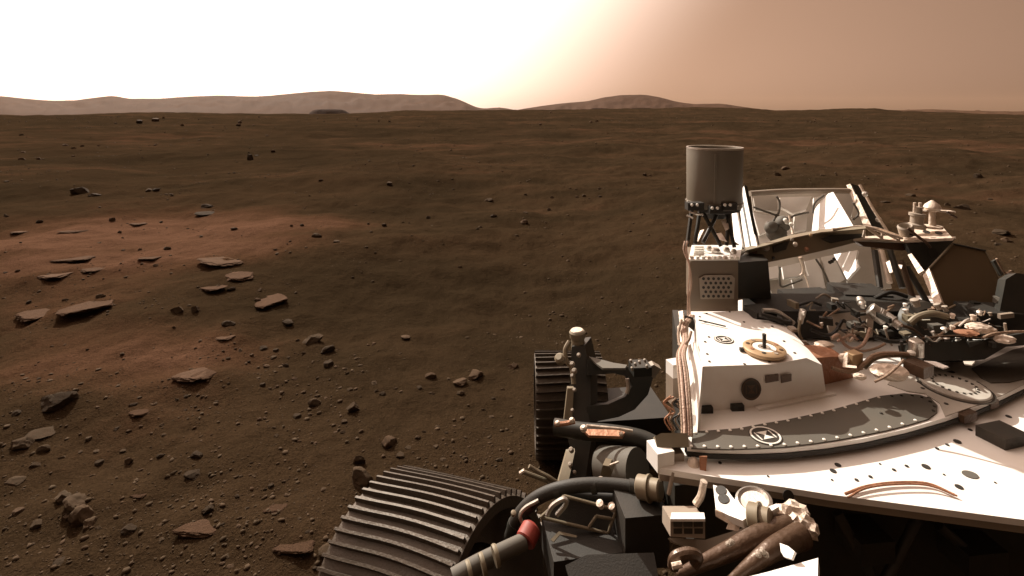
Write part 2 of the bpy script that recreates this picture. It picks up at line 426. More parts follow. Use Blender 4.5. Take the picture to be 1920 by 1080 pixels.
# ------------------------------------------------------------------ rocks
def rock_mesh(seed, sub=3, cuts=11, flat=1.0, rough=.10, slab=False):
    rnd = random.Random(seed)
    bm = bmesh.new()
    bmesh.ops.create_icosphere(bm, subdivisions=sub, radius=1.0)
    planes = []
    for i in range(cuts):
        if slab:
            a = rnd.uniform(0, 2 * math.pi); n = Vector((math.cos(a), math.sin(a), rnd.uniform(-.15, .25))).normalized(); planes.append((n, rnd.uniform(.55, .92)))
        else:
            n = Vector((rnd.gauss(0, 1), rnd.gauss(0, 1), rnd.gauss(0, .8))).normalized(); planes.append((n, rnd.uniform(.45, .85)))
    if slab: planes.append((Vector((rnd.uniform(-.12, .12), rnd.uniform(-.12, .12), 1)).normalized(), .42))
    off = Vector((seed * 1.7, seed * .37, -seed))
    for v in bm.verts:
        c = v.co.copy()
        for n, k in planes:
            e = c.dot(n) - k
            if e > 0: c -= n * e
        r = mnoise.fractal(c * 2.3 + off, 1.0, 2.0, 5) * rough + mnoise.fractal(c * 7 + off, 1.0, 2.0, 3) * rough * .4
        if slab:
            r *= .55; c.z = round(c.z * 5) / 5 * .6 + c.z * .4; r += mnoise.noise(c * 5 + off) * .07 + mnoise.noise(c * 11 + off) * .04
        v.co = c + c.normalized() * r
    lo = min(v.co.z for v in bm.verts)
    me = bpy.data.meshes.new('rock'); 
    # unit footprint: x -1..1, base at -0.25
    mx = max(abs(v.co.x) for v in bm.verts); mz = max(v.co.z for v in bm.verts)
    for v in bm.verts:
        v.co.x /= mx; v.co.y /= mx; v.co.z = (v.co.z - lo) / (mz - lo) * 1.25 - .25
    bm.to_mesh(me); bm.free()
    me.polygons.foreach_set('use_smooth', [True] * len(me.polygons)); me.set_sharp_from_angle(angle=R(24))
    return me
PROTO = {}
def proto(kind, material, i):
    k = (kind, material, i)
    if k not in PROTO:
        base = ('shape', kind, i)
        if base not in PROTO:
            PROTO[base] = rock_mesh(i * 13 + {'rock': 1, 'slab': 500, 'stone': 900}[kind], 4 if kind != 'stone' else 3, 12 if kind != 'slab' else 8, slab=kind == 'slab', rough=.10 if kind != 'slab' else .16)
        me = PROTO[base].copy(); me.materials.append(MATS[material]); PROTO[k] = me
    return PROTO[k]
def place_rock(px, py, wpx, hpx, kind='rock', material='rock_grey', label=None, cat='rock', group=None, seed=None, rz=None, deep=.75):
    """rock whose foot is at the photo pixel, wpx wide and hpx high in the photo"""
    x, d, z = G(px, py)
    w = wpx / F * d / 2
    # seen from above: apparent height = real height + foreshortened depth
    tilt = (H - z) / math.hypot(d, H)
    ap = hpx / F * d
    dep = w * deep
    hh = max(.25 * w, (ap - 1.2 * dep * tilt)) if kind != 'slab' else max(.08 * w, ap * .19)
    if kind == 'slab': dep = max(.25 * w, ap * .5 / max(tilt, .12))
    rnd = random.Random(int(px * 31 + py * 7))
    i = seed if seed is not None else rnd.randrange(9)
    o = bpy.data.objects.new({'rock': 'rock', 'slab': 'rock_slab', 'stone': 'stone'}[kind], proto(kind, material, i)); COL.objects.link(o)
    yc = d + dep * .85
    o.location = (x, yc, float(height(x, yc)))
    o.rotation_euler = (-min(.10, .018 / dep + rnd.uniform(.0, .03)) if kind == 'slab' else 0, rnd.uniform(-.10, .10) if kind == 'slab' else 0, rz if rz is not None else rnd.choice((0, math.pi)) + rnd.uniform(-.35, .35))
    o.scale = (w, dep, hh)
    if kind == 'slab': o.location.z -= hh * .30 + min(.045, w * 1.25 * .22) * .12
    elif label: o.location.z -= hh * .08 + min(.045, w * .22) * .6
    else: o.location.z -= hh * .08
    tag(o, label, cat, group)
    return o
for (px, py, w, h_, k, m_, lab, sd) in BIG:
    if k: place_rock(px, py, w, h_, k, m_, lab, 'rock' if k == 'rock' else 'stone', None, sd)
def jagged_rock():
    bm = bmesh.new()
    for k, (px, py, w, h_, sd, rz) in enumerate(((108, 945, 30, 20, 1, .5), (124, 962, 40, 28, 3, .9), (142, 980, 44, 30, 6, .6), (160, 992, 26, 16, 4, .2), (118, 978, 22, 14, 8, 1.2))):
        x, d, z = G(px, py); s = w / F * d / 2
        tmp = bmesh.new(); tmp.from_mesh(proto('rock', 'rock_grey', sd))
        bmesh.ops.transform(tmp, matrix=Matrix.Translation((x, d + s * .6, z - .012)) @ Euler((0, .25, rz)).to_matrix().to_4x4() @ Matrix.Diagonal((s, s * 1.1, h_ / F * d * .9, 1)), verts=tmp.verts[:])
        me = bpy.data.meshes.new('tmp'); tmp.to_mesh(me); tmp.free(); bm.from_mesh(me); bpy.data.meshes.remove(me)
    o = from_bm('rock', bm, 'rock_grey', None, 24)
    return tag(o, 'long jagged layered rock half buried in the soil', 'rock')
jagged_rock()
for n_, (px, py, w, h_, m_, lab, rz) in enumerate(SLABS):
    place_rock(px, py, w, h_, 'slab', 'rock_slab_pale' if m_ == 'rock_pale' else 'rock_slab', lab, 'rock slab', None, n_ % 7, rz)
# countable smaller stones, one by one, as they lie in the photograph
STONES = {
 ('small stone among the scatter behind the knobbly grey rock', 'stones scattered behind the knobbly rock'):
   [(490, 657, 18), (448, 659, 11), (515, 660, 12), (510, 674, 14), (497, 690, 16), (535, 689, 13), (551, 713, 11), (490, 725, 12), (628, 690, 9), (568, 665, 9),
    (470, 668, 9), (650, 702, 8), (466, 680, 8), (557, 640, 8), (700, 646, 8), (540, 672, 8)],
 ('small stone on the dark soil between the pale rocks and the blocky rock', 'stones on the dark soil'):
   [(553, 785, 18), (700, 722, 16), (655, 732, 12), (705, 736, 10), (717, 742, 14), (741, 730, 9), (786, 730, 14), (808, 740, 13), (863, 741, 16), (840, 712, 8), (942, 732, 9),
    (925, 750, 9), (922, 783, 11), (820, 802, 10), (837, 813, 9), (795, 812, 10), (782, 824, 13), (765, 842, 13), (750, 858, 18), (817, 840, 11), (642, 813, 10), (644, 793, 13),
    (512, 805, 11), (517, 818, 9), (495, 787, 9), (610, 748, 9), (580, 780, 8), (628, 812, 8), (878, 762, 7), (905, 770, 8), (872, 822, 8), (852, 800, 8), (830, 865, 12), (871, 862, 12),
    (935, 865, 14), (800, 868, 9), (745, 884, 12), (560, 830, 9), (590, 832, 8)],
 ('small stone on the soil in front of the wedge-shaped rock', 'stones on the near soil'):
   [(450, 895, 10), (475, 894, 7), (442, 934, 12), (505, 916, 13), (495, 920, 8), (416, 985, 8), (462, 955, 8), (445, 990, 10), (300, 1016, 12), (414, 1060, 12), (430, 1066, 14), (425, 1047, 9),
    (455, 1035, 8), (530, 905, 8), (555, 920, 9), (605, 920, 10), (560, 975, 9), (576, 1000, 10), (480, 1030, 9), (535, 932, 12), (470, 870, 8), (420, 905, 7), (160, 1042, 9), (60, 1022, 8),
    (402, 1023, 9), (330, 940, 8), (300, 985, 9), (290, 1050, 8), (200, 955, 7), (60, 992, 24), (25, 968, 22), (182, 992, 9), (500, 1000, 9), (590, 1070, 12)],
 ('small stone in the olive patch behind the tilted rock', 'stones in the olive patch'):
   [(245, 762, 16), (258, 748, 10), (290, 758, 8), (215, 808, 7), (302, 800, 9), (282, 815, 8), (305, 818, 9), (262, 802, 8), (162, 828, 13), (178, 850, 15), (180, 874, 18), (112, 862, 16),
    (148, 850, 11), (228, 848, 12), (297, 860, 14), (315, 858, 8), (217, 806, 9), (347, 770, 8), (405, 754, 7), (375, 828, 8), (346, 746, 10), (330, 752, 8), (25, 780, 16), (70, 712, 10), (348, 830, 9)],
 ('small stone on the dusty bedrock swell', 'stones on the bedrock swell'):
   [(95, 651, 9), (120, 648, 7), (162, 658, 7), (50, 570, 13), (118, 565, 12), (185, 456, 7), (230, 470, 7), (222, 437, 9), (300, 418, 12), (206, 415, 16), (70, 418, 16), (437, 432, 16),
    (375, 445, 8), (310, 468, 14), (515, 470, 8), (590, 445, 22), (630, 455, 14), (280, 598, 6), (325, 616, 7), (327, 587, 26), (362, 586, 20), (480, 565, 14), (430, 546, 16), (30, 510, 8), (8, 512, 7), (365, 655, 7),
    (182, 560, 20), (260, 470, 9), (228, 447, 7), (290, 500, 9), (565, 424, 9), (545, 425, 7), (8, 405, 9)],
 ('stone beyond the hollow on the middle plain', 'stones beyond the hollow'):
   [(1082, 370, 10), (1095, 369, 11), (1105, 373, 7), (1125, 355, 9), (1125, 370, 10), (1030, 395, 10), (918, 378, 26), (925, 408, 18), (985, 400, 14), (690, 421, 7), (720, 425, 12), (695, 436, 8),
    (862, 503, 9), (900, 427, 9), (803, 410, 12), (1022, 428, 6), (895, 430, 6), (755, 418, 8), (1035, 372, 11), (985, 366, 8), (1210, 330, 12), (1220, 330, 8)],
 ('stone on the wide plain towards the ridge', 'stones on the wide plain'):
   [(37, 300, 18), (70, 299, 14), (40, 287, 12), (118, 275, 16), (135, 279, 12), (152, 275, 10), (184, 274, 8), (135, 294, 10), (47, 312, 8), (37, 254, 11), (260, 230, 16), (290, 227, 20), (305, 222, 8),
    (340, 238, 10), (445, 237, 12), (448, 231, 10), (275, 360, 18), (290, 358, 18), (320, 368, 12), (337, 363, 6), (10, 342, 12), (423, 341, 8), (373, 264, 7), (500, 255, 8), (480, 293, 12), (510, 286, 12),
    (668, 288, 6), (595, 222, 6), (670, 225, 6), (710, 228, 6), (730, 229, 8), (600, 340, 12), (730, 348, 16), (185, 390, 8), (10, 407, 9), (290, 273, 9), (1013, 234, 8), (1108, 230, 9), (1120, 229, 9),
    (1033, 212, 6), (963, 302, 8), (1140, 250, 5), (1336, 236, 6), (1510, 255, 6), (1528, 227, 5), (1568, 228, 8), (1460, 226, 5), (1440, 310, 7), (1700, 325, 6), (1665, 311, 8), (1690, 312, 5), (1475, 318, 22), (1510, 308, 8),
    (1570, 329, 8), (1840, 334, 20), (1710, 368, 22), (1860, 375, 12), (1605, 266, 5), (1460, 330, 18), (1780, 386, 16), (1897, 455, 24), (1875, 460, 14)],
}
SMALL = []
for (lab, grp), pts in STONES.items():
    for k, (px, py, w) in enumerate(pts):
        rr_ = random.Random(px * 7 + py)
        if py < 420: w *= .75
        st = place_rock(px, py, w, w * rr_.uniform(.45, .75), 'stone', rr_.choice(('rock_grey', 'rock_pale', 'rock_grey', 'rock_dark')) if py > 300 else rr_.choice(('rock_dark', 'rock_pale', 'rock_pale')),
                   lab, 'stone', grp)
        SMALL.append((st, px, py, w))
# name each stone by the rock it lies next to
CUT = (' with ', ' in ', ' at ', ' on ', ' lying', ' between', ',', ' beside', ' behind', ' near', ' next', ' touching', ' just', ' midway', ' alone', ' standing', ' half', ' under', ' beyond', ' before',
       ' split', ' by ', ' catching', ' overlapping', ' almost', ' breaking', ' leaning', ' catch', ' of three', ' amid')
REF = []
for (px, py, lab) in [(128, 990, 'long jagged layered rock')] + [(b[0], b[1], b[6]) for b in BIG if b[4]] + [(b[0], b[1], b[5]) for b in SLABS]:
    k = min([lab.find(c_) for c_ in CUT if lab.find(c_) > 0] or [len(lab)])
    REF.append((px, py, lab[:k]))
names = [r_[2] for r_ in REF]
REF = [r_ for r_ in REF if names.count(r_[2]) == 1]
NTH = ('nearest', 'second', 'third', 'fourth', 'fifth', 'sixth', 'seventh', 'eighth', 'ninth', 'tenth', 'eleventh', 'twelfth', 'thirteenth', 'fourteenth', 'fifteenth')
bucket = {}
for (st, px, py, w) in SMALL:
    x0, d0, _ = G(px, py); best = None
    for (rx, ry, nm) in REF:
        e = math.hypot(px - rx, (py - ry) * 2.2)
        if best is None or e < best[0]: best = (e, rx, ry, nm)
    e, rx, ry, nm = best
    rel = ('behind' if py < ry else 'in front of') if abs(py - ry) * 2.2 > abs(px - rx) else ('on the rover side of' if px > rx else 'on the open plain side of')
    tone = {'rock_grey': 'grey', 'rock_pale': 'pale', 'rock_dark': 'dark'}[st.data.materials[0].name]
    bucket.setdefault((tone, rel, nm), []).append((e, st))
for (tone, rel, nm), L_ in bucket.items():
    L_.sort(key=lambda t: t[0])
    for k, (e, st) in enumerate(L_):
        st['label'] = ('%s small %s stone %s the %s' % (NTH[k], tone, rel, nm)) if len(L_) > 1 else 'small %s stone %s the %s' % (tone, rel, nm)

# uncountable pebbles: one sheet of small angular grains
def build_pebbles():
    ico = bmesh.new(); bmesh.ops.create_icosphere(ico, subdivisions=1, radius=1.0)
    bv = np.array([v.co[:] for v in ico.verts]); bf = np.array([[v.index for v in f.verts] for f in ico.faces]); ico.free()
    N = 42000
    # even spread over the ground in view, sizes follow a steep power law, clustered by noise
    u = RNG.random(N * 4)
    d = np.exp(np.log(1.6) + u * (np.log(150) - np.log(1.6)))
    x = (RNG.random(N * 4) * 3.4 - 1.75) * d
    dens = .28 + 1.3 * fbm(x / 1.3, d / 1.3, 401, 4) + .8 * fbm(x / 6, d / 6, 411, 2)
    dens -= .5 * gauss(x, d, .15, 5.4, 1.6, 1.0)
    keep = np.where(RNG.random(N * 4) < np.clip(dens, .05, 1))[0][:N]
    x, d = x[keep], d[keep]; N = len(x)
    s = .0019 * (RNG.random(N) ** -.5) * (1 + d / 9)
    s = np.minimum(s, .010 + d * .0016)
    z = height(x, d)
    V = np.empty((N, len(bv), 3)); 
    jit = 1 + RNG.normal(size=(N, len(bv), 1)) * .22
    ax = RNG.uniform(.7, 1.35, (N, 1, 3)) * np.array([1, 1, .62])
    V = bv[None] * jit * ax
    a = RNG.random(N) * 6.283; c, sn = np.cos(a)[:, None], np.sin(a)[:, None]
    V = np.stack([V[..., 0] * c - V[..., 1] * sn, V[..., 0] * sn + V[..., 1] * c, V[..., 2]], -1) * s[:, None, None]
    V += np.stack([x, d, z + s * .15], -1)[:, None]
    Fc = (bf[None] + (np.arange(N) * len(bv))[:, None, None]).reshape(-1, 3)
    me = bpy.data.meshes.new('pebbles'); V = V.reshape(-1, 3)
    me.vertices.add(len(V)); me.vertices.foreach_set('co', V.ravel().astype(np.float32))
    me.loops.add(Fc.size); me.loops.foreach_set('vertex_index', Fc.ravel().astype(np.int32))
    me.polygons.add(len(Fc)); me.polygons.foreach_set('loop_start', (np.arange(len(Fc)) * 3).astype(np.int32))
    me.update(); me.validate()
    o = link('pebbles', me, None, 'rock_grey')
    tag(o, 'fine pebbles and grit strewn over the brown soil', 'pebbles', kind='stuff')
build_pebbles()
# ------------------------------------------------------------------ the rover
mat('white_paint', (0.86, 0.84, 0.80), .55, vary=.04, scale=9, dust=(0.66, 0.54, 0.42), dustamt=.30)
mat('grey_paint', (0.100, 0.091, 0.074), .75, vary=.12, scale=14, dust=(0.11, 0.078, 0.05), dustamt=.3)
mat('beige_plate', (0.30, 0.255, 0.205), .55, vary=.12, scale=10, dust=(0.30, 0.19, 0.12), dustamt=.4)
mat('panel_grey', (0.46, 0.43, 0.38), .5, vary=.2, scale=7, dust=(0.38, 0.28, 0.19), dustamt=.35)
mat('tower_tan', (0.15, 0.115, 0.08), .6, vary=.15, scale=8, dust=(0.2, 0.12, 0.07), dustamt=.4)
mat('olive_metal', (0.20, 0.17, 0.115), .55, metal=.1, vary=.25, scale=12, dust=DUST, dustamt=.35)
mat('dark_metal', (0.030, 0.030, 0.025), .5, metal=.25, vary=.35, scale=16, dust=(0.09, 0.06, 0.038), dustamt=.35)
mat('black_part', (0.017, 0.015, 0.011), .65, vary=.3, scale=16, bump=.12, bscale=220, dust=(0.05, 0.035, 0.022), dustamt=.3)
mat('antenna_grey', (0.15, 0.135, 0.105), .5, vary=.08, scale=6, dust=(0.26, 0.18, 0.12), dustamt=.25)
mat('aluminium', (0.62, 0.59, 0.54), .32, metal=.85, vary=.15, scale=30, bump=.15, bscale=90)
mat('wheel_metal', (0.058, 0.045, 0.031), .55, metal=.35, vary=.25, scale=18, bump=.25, bscale=120, dust=(0.062, 0.040, 0.025), dustamt=.8)
mat('copper_foil', (0.36, 0.17, 0.095), .5, metal=.3, vary=.3, scale=20, bump=.6, bscale=45, dust=(0.35, 0.2, 0.12), dustamt=.3)
mat('pale_foil', (0.66, 0.55, 0.45), .5, metal=.15, vary=.2, scale=18, bump=.8, bscale=40)
mat('gold', (0.40, 0.27, 0.15), .5, metal=.2, vary=.2, scale=22)
mat('cable_tan', (0.26, 0.17, 0.11), .6, vary=.3, scale=50, bump=.5, bscale=160)
mat('cable_pink', (0.50, 0.34, 0.26), .6, vary=.25, scale=50, bump=.5, bscale=160)
mat('cable_black', (0.022, 0.021, 0.018), .5, vary=.3, scale=40)
mat('brown_tube', (0.085, 0.050, 0.030), .35, metal=.3, vary=.3, scale=20, bump=.3, bscale=60)
mat('red_band', (0.30, 0.035, 0.025), .6, vary=.35, scale=30, dust=(0.12, 0.06, 0.035), dustamt=.5)
mat('hex_panel', (0.115, 0.078, 0.040), .55, vary=.08, scale=5)
mat('mark_dark', (0.035, 0.028, 0.02), .6)
mat('mark_white', (0.78, 0.75, 0.68), .6)

ROVER_AT = Vector((1.15, 2.2, 0.0))
rover = bpy.data.objects.new('rover', None); COL.objects.link(rover)
rover.location = ROVER_AT; rover.empty_display_size = .3
tag(rover, 'six-wheeled exploration rover with white deck, antennas and ribbed metal wheels', 'rover')
INV = Matrix.Translation(-ROVER_AT)

CAMP = Vector((0, 0, H))
def ray(px, py): return Vector(((px - CX) / F, 1.0, -(py - HY) / F))
def U(px, py, z):
    d = (H - z) * F / (py - HY); return Vector(((px - CX) / F * d, d, z))
def D(px, py, d): return CAMP + ray(px, py) * d
def PL(px, py, p0, n):
    r = ray(px, py); t = (p0 - CAMP).dot(n) / r.dot(n); return CAMP + r * t
def part(name, bm, material, parent=None, bevel=0.0, smooth=35, label=None):
    if bevel > 0:
        es = [e for e in bm.edges if len(e.link_faces) == 2 and e.calc_face_angle(0) > R(30)]
        if es: bmesh.ops.bevel(bm, geom=es, offset=bevel, segments=2, affect='EDGES', clamp_overlap=True)
    o = from_bm(name, bm, material, None, smooth)
    if parent is None:
        o.parent = rover; o.matrix_parent_inverse = INV
    else: o.parent = parent
    if label: o['label'] = label
    return o
def prism(bm, pts, vec):
    vec = Vector(vec)
    a = [bm.verts.new(p) for p in pts]; b = [bm.verts.new(Vector(p) + vec) for p in pts]
    n = len(a)
    bm.faces.new(a); bm.faces.new(b[::-1])
    for i in range(n): bm.faces.new((a[i], b[i], b[(i + 1) % n], a[(i + 1) % n]))
    return bm
def loft(bm, loops, cap=True):
    L = [[bm.verts.new(p) for p in lp] for lp in loops]; n = len(L[0])
    for a, b in zip(L, L[1:]):
        for i in range(n): bm.faces.new((a[i], a[(i + 1) % n], b[(i + 1) % n], b[i]))
    if cap: bm.faces.new(L[0]); bm.faces.new(L[-1][::-1])
    return bm
def frame(t):
    t = t.normalized(); up = Vector((0, 0, 1)) if abs(t.z) < .9 else Vector((1, 0, 0))
    u = t.cross(up).normalized(); return u, u.cross(t).normalized()
def spline(pts, k=6):
    P = [Vector(p) for p in pts]
    if len(P) < 3: return P
    P = [P[0] * 2 - P[1]] + P + [P[-1] * 2 - P[-2]]; out = []
    for i in range(1, len(P) - 2):
        for j in range(k):
            t = j / k
            out.append(.5 * ((2 * P[i]) + (P[i + 1] - P[i - 1]) * t + (2 * P[i - 1] - 5 * P[i] + 4 * P[i + 1] - P[i + 2]) * t * t + (3 * P[i] - P[i - 1] - 3 * P[i + 1] + P[i + 2]) * t ** 3))
    return out + [P[-2]]
def tube(bm, pts, r, n=10, r2=None, k=6):
    P = spline(pts, k); loops = []; m = len(P)
    u = None
    for i, p in enumerate(P):
        t = (P[min(i + 1, m - 1)] - P[max(i - 1, 0)]).normalized()
        if u is None: u, _ = frame(t)
        u = (u - t * u.dot(t)).normalized(); v = t.cross(u)
        rr = r if r2 is None else r + (r2 - r) * i / (m - 1)
        loops.append([p + (u * math.cos(a) + v * math.sin(a)) * rr for a in [2 * math.pi * j / n for j in range(n)]])
    return loft(bm, loops)
def cyl(bm, p0, p1, r0, r1=None, n=24):
    p0, p1 = Vector(p0), Vector(p1); u, v = frame(p1 - p0); r1 = r0 if r1 is None else r1
    return loft(bm, [[p + (u * math.cos(a) + v * math.sin(a)) * r for a in [2 * math.pi * j / n for j in range(n)]] for p, r in ((p0, r0), (p1, r1))])
def lathe(bm, c, ax, prof, n=40):
    """prof: (radius, height along axis) pairs"""
    c, ax = Vector(c), Vector(ax).normalized(); u, v = frame(ax)
    return loft(bm, [[c + ax * h_ + (u * math.cos(a) + v * math.sin(a)) * max(r, 1e-4) for a in [2 * math.pi * j / n for j in range(n)]] for r, h_ in prof])
def obox(bm, c, ax, ay, az):
    c, ax, ay, az = Vector(c), Vector(ax), Vector(ay), Vector(az)
    return prism(bm, [c - ax - ay - az, c + ax - ay - az, c + ax + ay - az, c - ax + ay - az], az * 2)
def bar(bm, p0, p1, w, h_, up=(0, 0, 1)):
    p0, p1 = Vector(p0), Vector(p1); t = (p1 - p0).normalized(); s = t.cross(Vector(up)).normalized(); n = s.cross(t)
    return prism(bm, [p0 - s * w / 2 - n * h_ / 2, p0 + s * w / 2 - n * h_ / 2, p0 + s * w / 2 + n * h_ / 2, p0 - s * w / 2 + n * h_ / 2], p1 - p0)
def BM(): return bmesh.new()
def flat(bm, c, nrm, r, n=20, r_in=None, ex=None, th=.0012, squash=1.0):
    """thin disc or ring lying on a surface"""
    c, nrm = Vector(c), Vector(nrm).normalized()
    u = (Vector(ex) if ex else Vector((1, 0, 0))); u = (u - nrm * u.dot(nrm)).normalized(); v = nrm.cross(u)
    P = lambda rr, z: [c + nrm * z + (u * math.cos(a) + v * squash * math.sin(a)) * rr for a in [2 * math.pi * j / n for j in range(n)]]
    if r_in is None: return prism(bm, P(r, 0), nrm * th)
    L = [[bm.verts.new(p) for p in q] for q in (P(r_in, 0), P(r, 0), P(r, th), P(r_in, th))]
    for a, b in zip(L, L[1:] + L[:1]):
        for i in range(n): bm.faces.new((a[i], a[(i + 1) % n], b[(i + 1) % n], b[i]))
    return bm
def panel(name, pxs, at, n, th, material, parent=None, bevel=.002, **kw):
    """a plate standing in the plane through the point seen at (px, py, depth), with normal n"""
    n = Vector(n).normalized(); p0 = D(*at)
    bm = BM(); prism(bm, [PL(x, y, p0, n) for x, y in pxs], -n * th)
    return part(name, bm, material, parent, bevel, **kw)

ZD, ZL = 1.05, 1.012
# ---- body below the decks
bm = BM(); prism(bm, [(.545, 1.50, .50), (.80, 2.50, .50), (2.75, 2.45, .50), (2.75, 1.36, .50)], (0, 0, .505))
chassis = part('chassis', bm, 'dark_metal', None, .02)
# ---- decks
edge = [(1288, 838), (1330, 842), (1400, 843.5), (1470, 841), (1550, 833), (1620, 822), (1700, 804), (1770, 784), (1830, 763), (1880, 742), (1930, 718), (2000, 684), (2090, 640)]
bm = BM(); prism(bm, [U(x, y, ZD) for x, y in edge] + [U(x, y, ZD) for x, y in ((2120, 590), (1900, 560), (1650, 552), (1420, 556), (1292, 582), (1289, 700))], (0, 0, -.012))
upper_deck = part('upper_deck', bm, 'white_paint', None, .002)
ed = [U(x, y, ZD) for x, y in edge]
bm = BM(); prism(bm, [p + Vector((0, -.003, -.0125)) for p in ed] + [p + Vector((0, .02, -.0125)) for p in ed[::-1]], (0, 0, -.013)); part('deck_edge_shade', bm, 'black_part', None, .001)  # black strip: shade under the deck edge put into the colour
front = [(1236, 878), (1300, 888), (1400, 903), (1480, 915), (1556, 927), (1700, 946), (1900, 972), (2120, 1000)]
bm = BM(); prism(bm, [U(x, y, ZL) for x, y in front] + [U(2120, 640, ZL), U(1700, 740, ZL), U(1296, 812, ZL)], (0, 0, -.016))
lower_deck = part('lower_deck', bm, 'white_paint', None, .002)
bm = BM()
fl = [U(x, y + .6, ZL - .017) for x, y in front]; fl = [p + Vector((0, -.004, 0)) for p in fl]
prism(bm, fl + [p + Vector((0, .012, 0)) for p in fl[::-1]], (0, 0, -.030))
part('front_rail', bm, 'beige_plate', None, .002)
for (x, y, r) in ((1571, 872, .008), (1562, 883, .008), (1606, 900, .005), (1632, 894, .005), (1676, 881, .005), (1700, 874, .005), (1736, 875, .010), (1757, 841, .005), (1776, 834, .005),
                  (1795, 828, .010), (1819, 806, .006), (1798, 913, .009), (1891, 781, .008), (1350, 868, .005), (1650, 870, .003), (1440, 893, .003), (1560, 900, .003), (1770, 890, .003), (1866, 905, .003)):
    bm = BM(); flat(bm, U(x, y, ZL + .0006), (0, 0, 1), r, 18); part('bolt_hole', bm, 'black_part', lower_deck)
bm = BM(); flat(bm, U(1819, 890, ZL + .0006), (0, 0, 1), .019, 24, squash=.8); part('access_cover', bm, 'grey_paint', lower_deck)
bm = BM(); obox(bm, U(1885, 838, ZL) + Vector((.02, .03, .016)), (.048, .012, 0), (-.012, .034, 0), (0, 0, .016)); part('deck_box', bm, 'dark_metal', lower_deck, .006)
bm = BM(); tube(bm, [U(1585, 926, ZL + .006), U(1625, 912, ZL + .008), U(1680, 905, ZL + .008), U(1740, 907, ZL + .008), U(1790, 928, ZL + .006)], .0035, 8)
tube(bm, [U(1585, 927, ZL + .006) + Vector((0, -.01, 0)), U(1625, 915, ZL + .012), U(1680, 908, ZL + .013), U(1740, 910, ZL + .012), U(1795, 930, ZL + .006)], .0025, 8)
part('deck_cable', bm, 'copper_foil')
# dark grey cover plate with its two rows of pale bolts
low = [(1296, 840), (1367, 842), (1420, 840.5), (1470, 837.5), (1522, 831.5), (1570, 824.5), (1616, 816), (1660, 807), (1702, 796.5), (1741, 785)]
rnd_end = [(1757, 772), (1758, 760), (1747, 748), (1725, 740), (1695, 737)]
up = [(1648, 742.5), (1613, 753), (1576, 763.5), (1555, 769), (1515, 778), (1473, 787), (1430, 794), (1383, 803), (1298, 809)]
zc = ZD + .0045
bm = BM(); prism(bm, [U(x, y, zc) for x, y in low + rnd_end + up], (0, 0, -.004))
cover = part('cover_plate', bm, 'grey_paint', None, .0012)
def polyline_pts(pts, step):
    out = []; acc = 0
    P = [Vector((x, y)) for x, y in pts]
    for a, b in zip(P, P[1:]):
        L = (b - a).length; t = acc
        while t < L: out.append(a + (b - a) * (t / L)); t += step
        acc = t - L
    return out
dots = [((x, y), 'mark_white') for x, y in polyline_pts([(x, y - 3.5) for x, y in low[:-1]] + [(1738, 782)], 25)]
dots += [((x, y), 'mark_white') for x, y in polyline_pts([(x, y + 3.2) for x, y in up], 22)]
dots += [((x, y), 'mark_dark') for x, y in ((1750, 770), (1752, 762), (1744, 753), (1728, 745), (1710, 741.5), (1690, 741.5), (1672, 742.5), (1652, 775))]
for (p, m_) in dots:
    bm = BM(); lathe(bm, U(p[0], p[1], zc + .0004), (0, 0, 1), ((.0048, 0), (.0046, .0022), (.0028, .0034)), 10); part('bolt', bm, m_, cover, smooth=50)
def fiducial(c, nrm, ex, r, parent, ring='mark_white', back='mark_dark', sq=1.0):
    nrm = Vector(nrm).normalized(); c = Vector(c)
    u = Vector(ex); u = (u - nrm * u.dot(nrm)).normalized(); v = nrm.cross(u) * sq
    bm = BM(); flat(bm, c + nrm * .0008, nrm, r, 36, None, ex, .0008, sq); f0 = part('target_mark', bm, back, parent, smooth=None)
    bm = BM(); flat(bm, c + nrm * .0018, nrm, r * .93, 36, r * .82, ex, .0008, sq); part('target_ring', bm, ring, f0, smooth=None)
    bm = BM(); s = r * .50
    q = lambda a, b: c + nrm * .0018 + (u * a + v * b) * s
    # a framed hourglass
    prism(bm, [q(-.8, .75), q(.8, .75), q(.06, 0), q(.8, -.75), q(-.8, -.75), q(-.06, 0)], nrm * .0008)
    for sx in (-1, 1): prism(bm, [q(sx * .95, -.8), q(sx * 1.12, -.8), q(sx * 1.12, .8), q(sx * .95, .8)], nrm * .0008)
    part('target_hourglass', bm, ring, f0, smooth=None)
fiducial(U(1435, 817, zc), (0, 0, 1), (1, .25, 0), .046, cover, sq=.92)
# ---- tall white housing on the deck
ZT, ZM = 1.188, 1.166
top = [U(1318, 687, ZT), U(1450, 683, ZT), U(1512, 671, ZT), U(1441, 602, ZT), U(1403, 597, ZT), U(1403, 582, ZT), U(1303, 587, ZT)]
mid = [U(1317, 700, ZM), U(1452, 696, ZM), U(1541, 684, ZM), U(1478, 612, ZM), U(1440, 597, ZM), U(1432, 585, ZM), U(1301, 598, ZM)]
bot = [U(1308, 772, ZD), U(1440, 762, ZD), U(1549, 739, ZD), U(1500, 660, ZD), U(1470, 640, ZD), U(1450, 635, ZD), U(1300, 651, ZD)]
bm = BM(); loft(bm, [top, mid, bot]); housing = part('instrument_housing', bm, 'white_paint', None, .004, 30)
bm = BM(); bar(bm, U(1420, 766, ZD + .004), U(1564, 737, ZD + .004), .016, .007); part('flange', bm, 'white_paint', housing, .001)
fn = (bot[1] - bot[0]).cross(mid[0] - bot[0]).normalized()
if fn.y > 0: fn = -fn
for (x, y) in ((1322, 766), (1380, 762)):
    c = PL(x, y, bot[0], fn); bm = BM(); obox(bm, c + fn * .006, (.020, .001, 0), (0, .008, 0), (0, 0, .010)); part('foot_block', bm, 'black_part', housing, .002)
